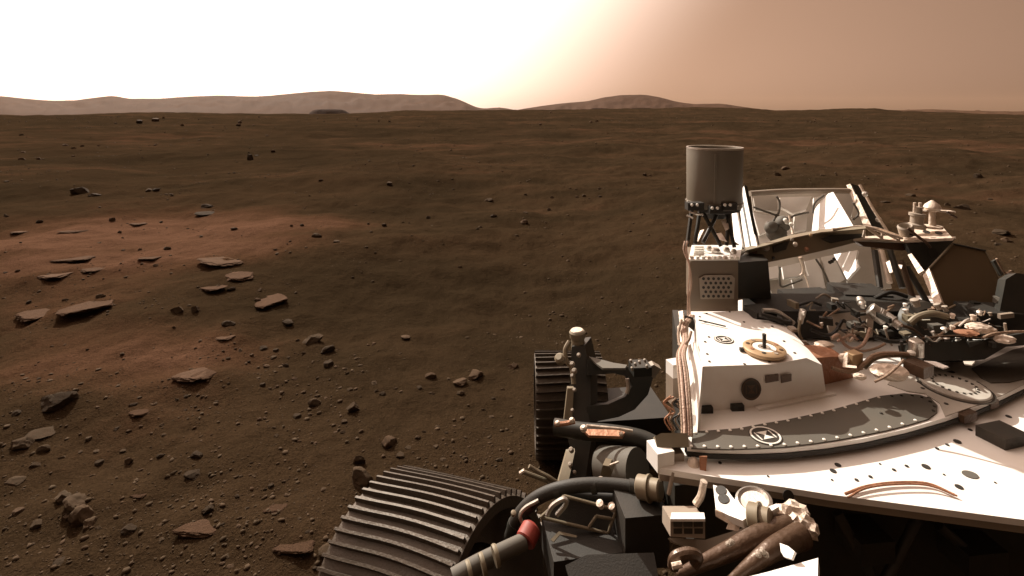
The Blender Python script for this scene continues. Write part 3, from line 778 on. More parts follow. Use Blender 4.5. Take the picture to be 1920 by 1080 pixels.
for (x0, x1) in ((1430, 1454), (1459, 1478)):
    bm = BM(); prism(bm, [PL(x, y, bot[0], fn) + fn * .013 for x, y in ((x0, 700), (x1, 697), (x1, 710), (x0, 714))], fn * .003)
    part('handle_recess_plate', bm, 'brown_tube', housing, .001)  # brown plates stand in for the dark handle recess
fiducial(PL(1405, 727, bot[0], fn) + fn * .009, fn, (1, .1, 0), .034, housing, ring='brown_tube')
fiducial(U(1357, 637, ZT + .0005), (0, 0, 1), (1, .1, 0), .033, housing, sq=.95)
for (x, y) in ((1330, 678), (1326, 664), (1396, 683), (1322, 641), (1329, 632), (1322, 604), (1312, 594), (1325, 588), (1368, 585), (1442, 679), (1395, 604), (1448, 612), (1470, 640), (1490, 662)):
    bm = BM(); flat(bm, U(x, y, ZT + .0004), (0, 0, 1), .0042, 10, th=.002); part('screw', bm, 'mark_dark', housing)
bm = BM(); bar(bm, U(1310, 600, ZT + .008), U(1361, 612, ZT + .006), .004, .004); part('release_wire', bm, 'dark_metal', housing)
# sun-lit gusset on the plain side
g = [U(1301, 641, ZT), U(1317, 688, ZT - .001), U(1307, 812, ZD + .004), U(1288, 814, ZD + .004), U(1283, 652, 1.12)]
bm = BM(); prism(bm, g, (.012, .012, -.004)); part('side_gusset', bm, 'white_paint', None, .002)
# gold sundial-like target with a dark peg
c = U(1433, 661, ZT + .001)
bm = BM(); lathe(bm, c, (0, 0, 1), ((.060, 0), (.066, .006), (.066, .015), (.058, .020), (.040, .020), (.040, .016), (.0, .016)), 44); dial = part('calibration_dial', bm, 'gold', None, 0, 40)
bm = BM(); flat(bm, c + Vector((0, 0, .0165)), (0, 0, 1), .036, 32, .020, th=.002); part('dial_ring', bm, 'mark_white', dial)
bm = BM(); flat(bm, c + Vector((0, 0, .0165)), (0, 0, 1), .018, 28, .010, th=.002); part('dial_ring', bm, 'aluminium', dial)
bm = BM(); cyl(bm, c + Vector((0, 0, .016)), c + Vector((0, 0, .062)), .0055, .0065, 14); part('gnomon', bm, 'black_part', dial)
for k in range(8):
    a = k * math.pi / 4 + .3; bm = BM(); flat(bm, c + Vector((math.cos(a) * .050, math.sin(a) * .050, .0202)), (0, 0, 1), .0068, 12, th=.0012)
    part('colour_chip', bm, ('copper_foil', 'mark_dark', 'beige_plate', 'brown_tube')[k % 4], dial)
bm = BM(); bar(bm, c + Vector((-.078, .01, .006)), c + Vector((-.062, .008, .006)), .012, .010); part('clamp', bm, 'dark_metal', dial)
# copper-coloured blanket beside the housing
bm = BM(); loft(bm, [[U(1476, 646, 1.175), U(1552, 648, 1.16), U(1580, 668, 1.15), U(1508, 672, 1.17)], [U(1490, 690, ZD), U(1566, 690, ZD), U(1600, 708, ZD), U(1530, 725, ZD)]])
part('copper_blanket', bm, 'copper_foil', None, .008)
# ---- antenna tower
bm = BM(); prism(bm, [D(1294, 490, 2.10), D(1384, 489, 2.10), D(1384, 584, 2.10), D(1294, 584, 2.10)], (.06, .22, 0)); tower = part('tower', bm, 'tower_tan', None, .004)
pl = [(1311, 522), (1322, 516), (1372, 516), (1378, 522), (1376, 560), (1314, 561)]
bm = BM(); prism(bm, [D(x, y, 2.094) for x, y in pl], (0, .004, 0)); grille = part('perforated_plate', bm, 'beige_plate', tower, .001)
for r_ in range(5):
    for k in range(6):
        x = 1319 + k * 9.4 + (r_ % 2) * 4.2; y = 522.5 + r_ * 8.2
        if x > 1373: continue
        bm = BM(); flat(bm, D(x, y, 2.0935), (0, -1, 0), .0062, 8); part('vent_hole', bm, 'black_part', grille, smooth=None)
bm = BM(); prism(bm, [D(1378, 493, 2.12), D(1440, 488, 2.2), D(1446, 560, 2.2), D(1380, 560, 2.12)], (.05, .2, 0)); part('tower_side', bm, 'dark_metal', None, .004)
bm = BM(); prism(bm, [D(1291, 489, 2.08), D(1387, 488, 2.08), U(1392, 462, D(1387, 488, 2.08).z), U(1297, 462, D(1291, 489, 2.08).z)], (0, 0, .006)); shelf = part('tower_shelf', bm, 'white_paint', None, .001)
zs = D(1291, 489, 2.08).z + .006
for k in range(9):
    bm = BM(); c = U(1298 + k * 10.6, 486.5, zs); obox(bm, c + Vector((0, .006, .006)), (.0065, 0, 0), (0, .007, 0), (0, 0, .006)); part('terminal_block', bm, 'mark_white' if k % 3 else 'pale_foil', shelf, .001)
for k in range(4):
    bm = BM(); c = U(1311, 480 - k * 4.5, zs); obox(bm, c + Vector((0, .004, .006)), (.021, 0, 0), (0, .0042, 0), (0, 0, .0055)); part('terminal_block', bm, 'mark_white', shelf, .001)
for (xx, yy, rr) in ((1342, 474, .020), (1362, 472, .014), (1330, 470, .012), (1376, 476, .011)):
    bm = BM(); lathe(bm, U(xx, yy, zs), (0, 0, 1), ((rr, 0), (rr, .012), (rr * .7, .02), (rr * .3, .021)), 16); part('coupler', bm, 'aluminium', shelf)
# UHF-style drum antenna
dA = 2.28; c0 = D(1338.5, 386, dA); zt_ = D(1338.5, 277, dA).z; hA = zt_ - c0.z; ra = .118
axA = Vector((.010, 0, 1)).normalized()
bm = BM(); lathe(bm, c0, axA, ((ra * .985, 0), (ra, .004), (ra * 1.01, hA * .5), (ra * 1.025, hA - .003), (ra * 1.02, hA), (ra * .96, hA), (ra * .95, hA - .02), (0.0, hA - .018)), 56)
drum = part('antenna_drum', bm, 'antenna_grey', None, 0, 35)
for hh_ in (.02, hA * .93):
    bm = BM(); lathe(bm, c0 + axA * hh_, axA, ((ra * 1.0, -.006), (ra * 1.022, -.005), (ra * 1.024, .005), (ra * 1.0, .006)), 56); part('drum_band', bm, 'antenna_grey', drum, 0, 30)
for k in range(18):
    a_ = 2 * math.pi * k / 18; q = Vector((math.cos(a_), math.sin(a_), 0)); bm = BM(); lathe(bm, c0 + axA * .02 + q * ra * 1.02, q, ((.004, 0), (.0035, .003), (.001, .004)), 8); part('rivet', bm, 'aluminium', drum)
bm = BM(); bar(bm, c0 + Vector((-.04, -ra * .955, .03)), c0 + Vector((-.037, -ra * .975, hA * .92)), .010, .006, (0, 1, 0)); part('drum_seam', bm, 'antenna_grey', drum, .001)
bm = BM(); ct = c0 + axA * hA
u_, v_ = Vector((1, 0, 0)), Vector((0, 1, 0)); P = lambda r, z: [ct + Vector((math.cos(a) * r, math.sin(a) * r, z)) for a in [2 * math.pi * j / 56 for j in range(56)]]
L = [[bm.verts.new(p) for p in q] for q in (P(ra * .965, -.004), P(ra * 1.03, -.004), P(ra * 1.03, .004), P(ra * .965, .004))]
for a_, b_ in zip(L, L[1:] + L[:1]):
    for i in range(56): bm.faces.new((a_[i], a_[(i + 1) % 56], b_[(i + 1) % 56], b_[i]))
part('drum_rim', bm, 'aluminium', drum, 0, 35)
bm = BM(); lathe(bm, c0, -axA, ((ra * .97, -.006), (ra * .95, .012), (ra * .55, .028), (ra * .45, .05), (ra * .2, .055)), 40); part('drum_base', bm, 'black_part', drum, 0, 30)
for (x, y, w) in ((1302, 386, 15), (1364, 386, 14), (1340, 392, 12)):
    bm = BM(); obox(bm, D(x, y, dA - .105), (w / F * 2.2, 0, 0), (0, .02, 0), (0, 0, .016)); blk = part('mount_block', bm, 'black_part', drum, .003)
    for s in (-1, 1):
        bm = BM(); lathe(bm, D(x + s * 5, y - 1, dA - .127), (0, -.6, .8), ((.0065, 0), (.006, .006), (.003, .008)), 12); part('bolt', bm, 'mark_white', blk)
for a_, b_ in (((1297, 392), (1288, 462)), ((1312, 396), (1303, 458)), ((1318, 398), (1352, 462)), ((1362, 396), (1377, 464)), ((1368, 392), (1362, 460)), ((1345, 400), (1318, 455))):
    bm = BM(); tube(bm, [D(a_[0], a_[1], 2.22), D(b_[0], b_[1], 2.16)], .0085, 8); part('strut', bm, 'dark_metal', drum)
bm = BM(); tube(bm, [D(1292, 397, 2.17), D(1305, 401, 2.15), D(1318, 402, 2.15)], .005, 8); part('bracket', bm, 'aluminium', drum)
bm = BM(); tube(bm, [D(1288, 404, 2.17), D(1299, 409, 2.15)], .005, 8); part('bracket', bm, 'aluminium', drum)
for q, nn in ((((1352, 414), (1364, 412), (1366, 428), (1360, 432)), (-.75, -.1, .65)), (((1342, 438), (1352, 436), (1363, 453), (1345, 447)), (-.6, -.1, .8)), (((1313, 432), (1320, 430), (1309, 452), (1304, 452)), (-.8, -.1, .6))):
    panel('foil_flap', q, (q[0][0], q[0][1], 2.24), nn, .003, 'pale_foil', drum, 0)
# thin lines up the tower's edge
for off, r_ in ((0, .004), (-5, .003)):
    bm = BM(); tube(bm, [D(1294 + off, 592, 2.07), D(1292 + off * .5, 560, 2.07), D(1296 + off, 530, 2.07), D(1293, 500, 2.07), D(1287 + off, 470, 2.1), D(1289 + off, 452, 2.12)], r_, 8); part('riser_cable', bm, 'cable_pink')
# ---- power source between its heat-exchanger panels
NSH = (-.25, -.80, .55)     # faces the mast, in shade
NLT = (-.74, -.08, .67)     # leans towards the sun
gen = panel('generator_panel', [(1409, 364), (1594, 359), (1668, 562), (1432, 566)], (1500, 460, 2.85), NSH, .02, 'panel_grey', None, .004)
bm = BM(); cyl(bm, D(1470, 520, 3.0), D(1560, 410, 3.15), .16, .15, 28); part('generator_drum', bm, 'dark_metal')
for q, at in ((((1384, 361), (1396, 348), (1420, 463), (1396, 467)), (1395, 467, 2.34)), (((1372, 400), (1381, 396), (1392, 462), (1377, 452)), (1384, 462, 2.36))):
    f_ = panel('heat_fin', q, at, NLT, .012, 'white_paint', None, .001)
n_ = Vector(NLT).normalized(); p0 = D(1395, 467, 2.34) + n_ * .002
for q in (((1387, 362), (1391, 362), (1409, 464), (1406, 465)),):
    bm = BM(); prism(bm, [PL(x, y, p0, n_) for x, y in q], -n_ * .003); part('fin_groove', bm, 'black_part', f_, 0)
panel('fin_edge', [(1396, 347), (1401, 349), (1425, 463), (1420, 464)], (1420, 464, 2.34), (-.1, -.95, .2), .01, 'dark_metal', None, .001)
bm = BM(); tube(bm, [D(1406, 363, 2.8), D(1470, 359, 2.83), D(1540, 358, 2.85), D(1592, 358, 2.87)], .0155, 12); part('top_rail', bm, 'beige_plate', None, label='beige rail along the top of the power source')
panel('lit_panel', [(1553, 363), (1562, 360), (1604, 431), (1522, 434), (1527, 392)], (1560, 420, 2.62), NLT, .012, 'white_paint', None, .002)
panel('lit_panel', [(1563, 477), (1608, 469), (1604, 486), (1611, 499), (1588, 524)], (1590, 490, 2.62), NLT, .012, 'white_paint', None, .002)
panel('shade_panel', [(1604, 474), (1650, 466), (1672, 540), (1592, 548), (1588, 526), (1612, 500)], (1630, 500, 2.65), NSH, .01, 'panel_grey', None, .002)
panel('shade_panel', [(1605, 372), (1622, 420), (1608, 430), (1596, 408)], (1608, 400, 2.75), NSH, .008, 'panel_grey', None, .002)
for q in (((1413, 370), (1456, 368), (1458, 396), (1416, 392)), ((1412, 398), (1448, 404), (1455, 424), (1424, 440)), ((1462, 370), (1522, 368), (1512, 392), (1488, 400), (1464, 388)),
          ((1490, 402), (1514, 398), (1512, 430), (1488, 434)), ((1438, 502), (1458, 498), (1462, 520), (1438, 524)), ((1440, 526), (1464, 524), (1478, 558), (1452, 560)), ((1466, 500), (1500, 492), (1504, 516), (1470, 522)),
          ((1484, 524), (1518, 516), (1528, 552), (1492, 556)), ((1508, 490), (1536, 484), (1548, 540), (1524, 546)), ((1540, 482), (1562, 478), (1584, 524), (1556, 540)), ((1420, 444), (1448, 434), (1444, 452), (1424, 458)), ((1526, 370), (1550, 366), (1526, 390)), ((1466, 404), (1486, 408), (1484, 440), (1462, 442)), ((1434, 508), (1440, 545), (1448, 562), (1436, 562))):
    panel('insulation_tile', q, (sum(p[0] for p in q) / len(q), sum(p[1] for p in q) / len(q), 2.775 + (460 - sum(p[1] for p in q) / len(q)) * .0009), NSH, .03, 'white_paint' if q[0][0] % 3 else 'panel_grey', gen, .010)
for P_ in (((1412, 388), (1440, 398), (1458, 402), (1462, 380), (1456, 368)), ((1455, 402), (1475, 412), (1490, 404), (1516, 398)), ((1456, 404), (1446, 424), (1450, 440)), ((1462, 500), (1463, 535), (1480, 533), (1504, 524)), ((1530, 486), (1545, 510), (1560, 545)),
           ((1524, 400), (1528, 380), (1545, 366)), ((1600, 380), (1610, 400), (1600, 412))):
    bm = BM(); tube(bm, [D(x, y, 2.70 + (430 - y) * .0004) for x, y in P_], .0055, 8); part('coolant_line', bm, 'grey_paint', gen)
bm = BM(); tube(bm, [D(1480, 404, 2.6), D(1484, 425, 2.58), D(1487, 440, 2.55)], .006, 8); part('coolant_line', bm, 'pale_foil', gen)
bm = BM(); tube(bm, [D(1500, 482, 2.5), D(1506, 500, 2.5), D(1505, 512, 2.5), D(1500, 516, 2.5)], .010, 8, .004); part('coolant_line', bm, 'pale_foil', gen)
bm = BM(); tube(bm, [D(1506, 505, 2.5), D(1514, 530, 2.5), D(1519, 548, 2.5)], .004, 8); part('coolant_line', bm, 'pale_foil', gen)
for (x, y, r) in ((1455, 438, .05), (1468, 420, .04), (1446, 428, .035)):
    bm = BM(); lathe(bm, D(x, y, 2.66), NSH, ((r, 0), (r, .02), (r * .6, .045), (r * .3, .05)), 20); part('valve', bm, 'grey_paint', gen)
for (x, y) in ((1476, 418), (1484, 422), (1473, 414)):
    bm = BM(); lathe(bm, D(x, y, 2.58), (-.5, -.4, .8), ((.010, 0), (.010, .01), (.004, .014)), 12); part('fitting', bm, 'mark_white', gen)
for (x, y) in ((1560, 490), (1556, 492), (1564, 486)):
    bm = BM(); flat(bm, D(x, y, 2.60), NSH, .009, 10); part('tile_hole', bm, 'black_part', gen)
# far-side fins
panel('heat_fin', [(1587, 347), (1596, 344), (1634, 424), (1620, 425)], (1610, 390, 2.75), (-.6, -.35, .72), .012, 'pale_foil', None, .002)
panel('fin_back', [(1596, 344), (1610, 349), (1660, 436), (1634, 428)], (1620, 390, 2.80), (-.1, -.95, .2), .01, 'dark_metal', None, .002)
bm = BM(); tube(bm, [D(1612, 346, 2.76), D(1636, 390, 2.70), D(1664, 434, 2.64)], .007, 8); rodr = part('fin_rod', bm, 'pale_foil')
for (x, y) in ((1621, 364), (1646, 412)):
    bm = BM(); lathe(bm, D(x, y, 2.70), (0, -1, .3), ((.014, 0), (.014, .012), (.006, .02)), 12); part('collar', bm, 'aluminium', rodr)
# ---- cross beam with its truss end
bt = [(1386, 478), (1400, 468), (1440, 458), (1480, 446), (1540, 434), (1600, 430), (1622, 428)]
bb = [(1622, 450), (1560, 466), (1500, 480), (1440, 492), (1412, 500), (1396, 503), (1388, 500)]
beam = panel('cross_beam', bt + bb, (1500, 462, 2.30), (.0, -.96, .28), .05, 'olive_metal', None, .004)
panel('beam_recess', [(1450, 462), (1480, 452), (1474, 468), (1452, 474)], (1464, 464, 2.288), (.0, -.96, .28), .01, 'dark_metal', beam, .002)
panel('beam_recess', [(1540, 448), (1562, 440), (1620, 438), (1620, 444), (1560, 456)], (1570, 448, 2.286), (.0, -.96, .28), .01, 'black_part', beam, .002)
panel('beam_recess', [(1399, 476), (1420, 470), (1420, 480), (1402, 484)], (1410, 478, 2.288), (.0, -.96, .28), .01, 'brown_tube', beam, .002)
for (x, y, r, m_) in ((1436, 465, .016, 'beige_plate'), (1400, 476, .010, 'pale_foil'), (1491, 459, .010, 'pale_foil'), (1512, 468, .010, 'copper_foil'), (1414, 490, .012, 'beige_plate'), (1485, 450, .007, 'beige_plate'), (1520, 442, .007, 'gold'), (1450, 484, .006, 'dark_metal')):
    bm = BM(); lathe(bm, D(x, y, 2.285), (-.3, -.7, .6), ((r, 0), (r, .008), (r * .6, .014)), 16); part('rivet', bm, m_, beam)
panel('beam_cap', [(1386, 479), (1400, 469), (1440, 459), (1480, 447), (1540, 435), (1600, 430.5), (1624, 428), (1622, 424), (1598, 426), (1540, 430), (1478, 442), (1438, 454), (1397, 464)], (1500, 442, 2.31), (-.2, .10, .97), .006, 'olive_metal', None, .001)
zt0 = 2.28
def T(x, y, d=zt0): return D(x, y, d)
bm = BM(); prism(bm, [T(1600, 449), T(1640, 446), T(1700, 453), T(1786, 447), T(1792, 444, 2.4), T(1700, 449, 2.4), T(1640, 442, 2.4), T(1600, 445, 2.4)], (0, 0, -.008)); chord = part('truss_chord', bm, 'pale_foil', None, .001)
panel('truss_web', [(1600, 450), (1640, 447), (1700, 454), (1760, 449), (1735, 466), (1690, 470), (1620, 462)], (1680, 456, 2.29), (.0, -.97, .22), .03, 'brown_tube', None, .002)
bm = BM(); tube(bm, [T(1560, 430), T(1620, 425), T(1660, 437), T(1692, 447)], .006, 8); part('truss_tube', bm, 'pale_foil', chord)
bm = BM(); tube(bm, [T(1605, 428, 2.36), T(1640, 427, 2.36), T(1690, 444, 2.36)], .005, 8); part('truss_tube', bm, 'pale_foil', chord)
for a_, b_ in (((1622, 426), (1618, 445)), ((1630, 428), (1655, 447)), ((1654, 434), (1654, 447)), ((1660, 438), (1686, 451)), ((1686, 444), (1686, 452)), ((1624, 427), (1652, 446))):
    bm = BM(); tube(bm, [T(*a_), T(*b_)], .0045, 8); part('truss_strut', bm, 'pale_foil', chord)
panel('gusset_plate', [(1700, 458), (1790, 450), (1770, 470), (1738, 508), (1722, 500)], (1740, 475, 2.26), (.1, -.95, .25), .02, 'dark_metal', None, .002)
bm = BM(); flat(bm, D(1750, 474, 2.235), (.1, -.95, .25), .022, 20); part('port', bm, 'black_part')
# small antenna stand at the end of the beam
zb = T(1740, 448).z
stand = panel('antenna_stand', [(1694, 450), (1786, 446), (1766, 424), (1702, 418)], (1740, 446, 2.25), (-.15, .12, .98), .012, 'pale_foil', None, .003)
for (x, y) in ((1737, 435), (1760, 437), (1712, 440)):
    bm = BM(); flat(bm, D(x, y, 2.262), (-.15, -.3, .95), .014, 14); part('stand_hole', bm, 'black_part', stand)
bm = BM(); lathe(bm, D(1718, 428, 2.34), (.08, 0, 1), ((.036, 0), (.036, .018), (.026, .024), (.026, .055), (.033, .058), (.033, .07), (.018, .072), (.018, .10)), 24); part('stub_antenna', bm, 'beige_plate', None)
for dx in (-7, 3):
    bm = BM(); tube(bm, [D(1722 + dx, 398, 2.34), D(1722 + dx, 380, 2.34)], .006, 8); part('whip', bm, 'pale_foil')
bm = BM(); lathe(bm, D(1748, 427, 2.34), (0, 0, 1), ((.040, 0), (.040, .008), (.014, .012), (.012, .075), (.028, .082), (.034, .095), (.028, .108), (.012, .122), (.004, .128)), 24); post = part('low_gain_antenna', bm, 'pale_foil')
bm = BM(); bar(bm, D(1732, 394, 2.34), D(1786, 397, 2.36), .03, .008); part('sensor_arm', bm, 'pale_foil', post, .002)
bm = BM(); tube(bm, [D(1774, 397, 2.34), D(1786, 404, 2.34), D(1793, 408, 2.34)], .006, 8); part('sensor_arm', bm, 'brown_tube', post)
bm = BM(); lathe(bm, D(1700, 440, 2.3), (-.3, -.2, 1), ((.028, 0), (.032, .04), (.026, .048), (.022, .044), (.018, .02)), 20); part('cable_drum', bm, 'beige_plate', None)
bm = BM(); tube(bm, [D(1702, 428, 2.26), D(1722, 444, 2.24), D(1738, 456, 2.22), D(1744, 464, 2.22)], .006, 8); part('stand_cable', bm, 'brown_tube')
# ---- hexagonal high-gain antenna
NH = Vector((-.22, -.90, .38)).normalized()
hexv = [(1736, 512), (1786, 458), (1846, 470), (1880, 533), (1862, 594), (1766, 588)]
hexo = panel('hexagonal_antenna', hexv, (1810, 530, 2.15), NH, .018, 'hex_panel', None, .002, label='brown hexagonal antenna panel at the end of the deck')
bm = BM(); p0 = D(1810, 530, 2.15) + NH * .004
tube(bm, [PL(1738, 508, p0, NH), PL(1786, 457, p0, NH)], .005, 8); part('panel_edge', bm, 'olive_metal', hexo)
bm = BM(); tube(bm, [PL(1786, 457, p0, NH), PL(1848, 470, p0, NH)], .004, 8); part('panel_edge', bm, 'black_part', hexo)
bm = BM(); tube(bm, [PL(1849, 472, p0, NH), PL(1881, 534, p0, NH), PL(1864, 592, p0, NH)], .003, 8, k=1); part('panel_edge', bm, 'olive_metal', hexo)
panel('panel_strut', [(1730, 516), (1742, 503), (1766, 566), (1753, 574)], (1748, 540, 2.06), (-.72, -.20, .66), .02, 'pale_foil', None, .003)
panel('panel_strut', [(1702, 478), (1709, 475), (1732, 507), (1722, 513)], (1716, 492, 2.1), (-.72, -.20, .66), .015, 'pale_foil', None, .002)
panel('panel_clip', [(1862, 490), (1868, 486), (1884, 512), (1878, 518)], (1872, 502, 2.08), (-.3, -.85, .3), .02, 'dark_metal', None, .002)
bm = BM(); tube(bm, [D(1868, 485, 2.06), D(1884, 512, 2.06), D(1896, 508, 2.06)], .004, 8); part('clip_wire', bm, 'cable_tan')
panel('side_mast_bracket', [(1886, 524), (1905, 512), (1990, 520), (1990, 640), (1874, 640), (1872, 596)], (1900, 570, 1.98), (-.25, -.9, .3), .05, 'dark_metal', None, .006)
# ---- struts behind the hexagon
for q, m_ in ((((1652, 470), (1668, 530)), 'pale_foil'), (((1668, 468), (1692, 540)), 'dark_metal'), (((1690, 490), (1712, 560)), 'brown_tube'), (((1640, 470), (1650, 540)), 'dark_metal'), (((1700, 500), (1740, 570)), 'dark_metal')):
    bm = BM(); tube(bm, [D(q[0][0], q[0][1], 2.5), D(q[1][0], q[1][1], 2.4)], .014, 10); part('rear_strut', bm, m_)
for q in (((1661, 492), (1668, 488), (1674, 510), (1668, 512)), ((1684, 496), (1692, 497), (1690, 504), (1686, 503))):
    panel('foil_flap', q, (q[0][0], q[0][1], 2.36), NLT, .003, 'pale_foil', None, 0)
# ---- crowded mechanism behind the housing
def box_at(name, px, py, d, hx, hy, hz, material, rz=.15, bevel=.004, parent=None):
    bm = BM(); c = D(px, py, d); cs, sn = math.cos(rz), math.sin(rz)
    obox(bm, c, (hx * cs, hx * sn, 0), (-hy * sn, hy * cs, 0), (0, 0, hz)); return part(name, bm, material, parent, bevel)
def drum_at(name, a, b, da, db, r0, r1, material, parent=None, n=20):
    bm = BM(); p, q = D(a[0], a[1], da), D(b[0], b[1], db); t = (q - p)
    lathe(bm, p, t, ((r0 * .8, 0), (r0, .004), (r0, t.length * .45), (r0 * 1.12, t.length * .46), (r0 * 1.12, t.length * .54), (r1, t.length * .56), (r1, t.length - .004), (r1 * .8, t.length)), n)
    return part(name, bm, material, parent, 0, 30)
def cable(name, pts, d, r, material, parent=None):
    bm = BM(); tube(bm, [D(p[0], p[1], p[2] if len(p) > 2 else d) for p in pts], r, 8); return part(name, bm, material, parent)
mech = box_at('mechanism_base', 1560, 590, 2.16, .34, .10, .055, 'black_part', .0, .012)
box_at('motor_case', 1425, 588, 2.0, .045, .04, .022, 'black_part', .2, .010)
box_at('motor_case', 1450, 600, 1.98, .03, .04, .014, 'dark_metal', -.3, .008)
cable('harness', [(1430, 582), (1455, 584), (1475, 596), (1488, 606)], 1.95, .009, 'aluminium')
cable('harness', [(1425, 590), (1448, 596), (1470, 604), (1484, 604)], 1.93, .010, 'cable_black')
box_at('electronics_box', 1520, 572, 2.3, .11, .08, .05, 'black_part', .12, .012)
box_at('electronics_box', 1610, 562, 2.3, .10, .08, .05, 'black_part', -.1, .014)
box_at('electronics_box', 1688, 578, 2.25, .09, .08, .04, 'dark_metal', .2, .012)
box_at('electronics_box', 1790, 605, 2.05, .12, .06, .035, 'black_part', .08, .012)
box_at('electronics_box', 1860, 600, 2.02, .10, .06, .05, 'black_part', -.1, .012)
panel('mount_plate', [(1556, 590), (1632, 580), (1640, 596), (1622, 640), (1560, 636), (1552, 612)], (1600, 612, 1.98), (-.05, -.72, .68), .012, 'beige_plate', None, .004)
for (x, y) in ((1583, 602), (1591, 614), (1603, 613), (1594, 625), (1570, 608)):
    bm = BM(); flat(bm, D(x, y, 1.955), (-.05, -.72, .68), .008, 12); part('plate_hole', bm, 'black_part')
panel('bracket_plate', [(1626, 598), (1638, 600), (1636, 632), (1622, 634)], (1630, 615, 1.90), (-.3, -.85, .4), .01, 'beige_plate', None, .002)
drum_at('actuator', (1630, 577), (1662, 600), 1.98, 1.95, .026, .030, 'aluminium')
drum_at('actuator', (1660, 592), (1690, 614), 1.95, 1.90, .020, .016, 'aluminium')
drum_at('actuator', (1612, 560), (1618, 575), 2.05, 2.0, .014, .012, 'aluminium')
drum_at('actuator', (1500, 606), (1506, 580), 1.9, 1.9, .010, .012, 'aluminium')
bm = BM(); lathe(bm, D(1742, 622, 1.98), (-.1, -.75, .6), ((.11, 0), (.115, .02), (.10, .05), (.07, .06), (.06, .045), (.0, .045)), 36); part('joint_housing', bm, 'dark_metal', None, 0, 35)
bm = BM(); tube(bm, [D(1706, 606, 1.9), D(1722, 594, 1.9), D(1748, 588, 1.9), D(1776, 594, 1.9)], .012, 10); part('joint_cover', bm, 'olive_metal')
lb = [(1722, 642), (1790, 640), (1850, 636), (1892, 630), (1990, 610), (1990, 640), (1890, 648), (1846, 674), (1730, 677)]
panel('tool_carousel', lb, (1790, 660, 1.78), (-.05, -.86, .5), .12, 'dark_metal', None, .008)
bm = BM(); lathe(bm, D(1718, 668, 1.72), (0, 0, 1), ((.012, 0), (.022, .004), (.022, .052), (.018, .056), (.0, .056)), 20); part('sample_tube', bm, 'aluminium')
bm = BM(); lathe(bm, D(1709, 664, 1.70), (0, 0, 1), ((.012, 0), (.012, .008), (.005, .012)), 14); part('fitting', bm, 'mark_white')
for (x, y, r, m_) in ((1775, 640, .012, 'aluminium'), (1795, 640, .010, 'mark_white'), (1820, 638, .011, 'aluminium'), (1755, 636, .010, 'beige_plate'), (1772, 622, .011, 'aluminium'), (1785, 618, .010, 'pale_foil'), (1825, 600, .012, 'pale_foil'),
                     (1838, 590, .010, 'aluminium'), (1786, 596, .010, 'pale_foil'), (1752, 628, .009, 'aluminium'), (1700, 588, .012, 'aluminium'), (1697, 575, .008, 'mark_white'), (1720, 574, .018, 'beige_plate'), (1774, 583, .012, 'beige_plate'),
                     (1762, 580, .014, 'beige_plate'), (1542, 610, .007, 'aluminium'), (1508, 590, .008, 'aluminium'), (1660, 618, .009, 'mark_white'), (1858, 592, .008, 'beige_plate')):
    bm = BM(); rnd = random.Random(x); ax = Vector((rnd.uniform(-.6, .2), rnd.uniform(-.3, .4), 1)); r *= .65; lathe(bm, D(x, y, 1.86 + rnd.uniform(-.06, .05)), ax, ((r, 0), (r, r * 1.5), (r * 1.3, r * 1.6), (r * 1.3, r * 2.2), (r * .5, r * 2.5)), 14); part('connector', bm, m_)
# crumpled foil
def crumple(name, px, py, d, w, h_, dep, material, seed, parent=None, rough=.28, rz=0):
    bm = BM(); bmesh.ops.create_icosphere(bm, subdivisions=3, radius=1.0)
    c = D(px, py, d); off = Vector((seed * 3.1, seed, -seed))
    for v in bm.verts:
        p = v.co.copy(); dd, _ = mnoise.voronoi(p * 1.9 + off); d3, _ = mnoise.voronoi(p * 4.3 - off); s = rough * (.9 * dd[0] + .45 * d3[0])
        p = p * (1 - s); q = Vector((p.x * w, p.y * dep, p.z * h_)); q.rotate(Euler((0, 0, rz))); v.co = c + q
    return part(name, bm, material, parent, 0, 8)
crumple('foil_blanket', 1668, 697, 1.66, .075, .028, .05, 'pale_foil', 1)
crumple('foil_blanket', 1612, 706, 1.64, .024, .012, .018, 'pale_foil', 2)
crumple('foil_blanket', 1838, 615, 1.80, .055, .020, .04, 'pale_foil', 3, rz=-.3)
crumple('foil_blanket', 1884, 636, 1.76, .05, .014, .03, 'pale_foil', 4, rz=.3)
crumple('foil_blanket', 1812, 624, 1.78, .05, .010, .03, 'copper_foil', 5)
crumple('foil_blanket', 1545, 646, 1.80, .042, .012, .028, 'pale_foil', 6)
crumple('foil_blanket', 1552, 658, 1.78, .026, .009, .018, 'pale_foil', 7)
crumple('foil_blanket', 1583, 672, 1.72, .022, .020, .02, 'pale_foil', 8)
box_at('brass_box', 1600, 676, 1.72, .024, .016, .028, 'gold', .3, .003)
panel('brass_frame', [(1582, 662), (1590, 660), (1588, 684), (1606, 686), (1606, 690), (1580, 688)], (1590, 676, 1.69), (-.6, -.4, .65), .004, 'pale_foil', None, .001)
panel('deck_flap', [(1732, 676), (1755, 678), (1778, 687), (1768, 690), (1750, 684)], (1755, 682, 1.70), (-.3, .1, .95), .004, 'white_paint', None, .001)
panel('deck_flap', [(1806, 677), (1828, 677), (1822, 684), (1808, 682)], (1815, 680, 1.70), (-.3, .1, .95), .004, 'panel_grey', None, .001)
box_at('rotary_joint', 1722, 690, 1.66, .028, .03, .018, 'brown_tube', .4, .006)
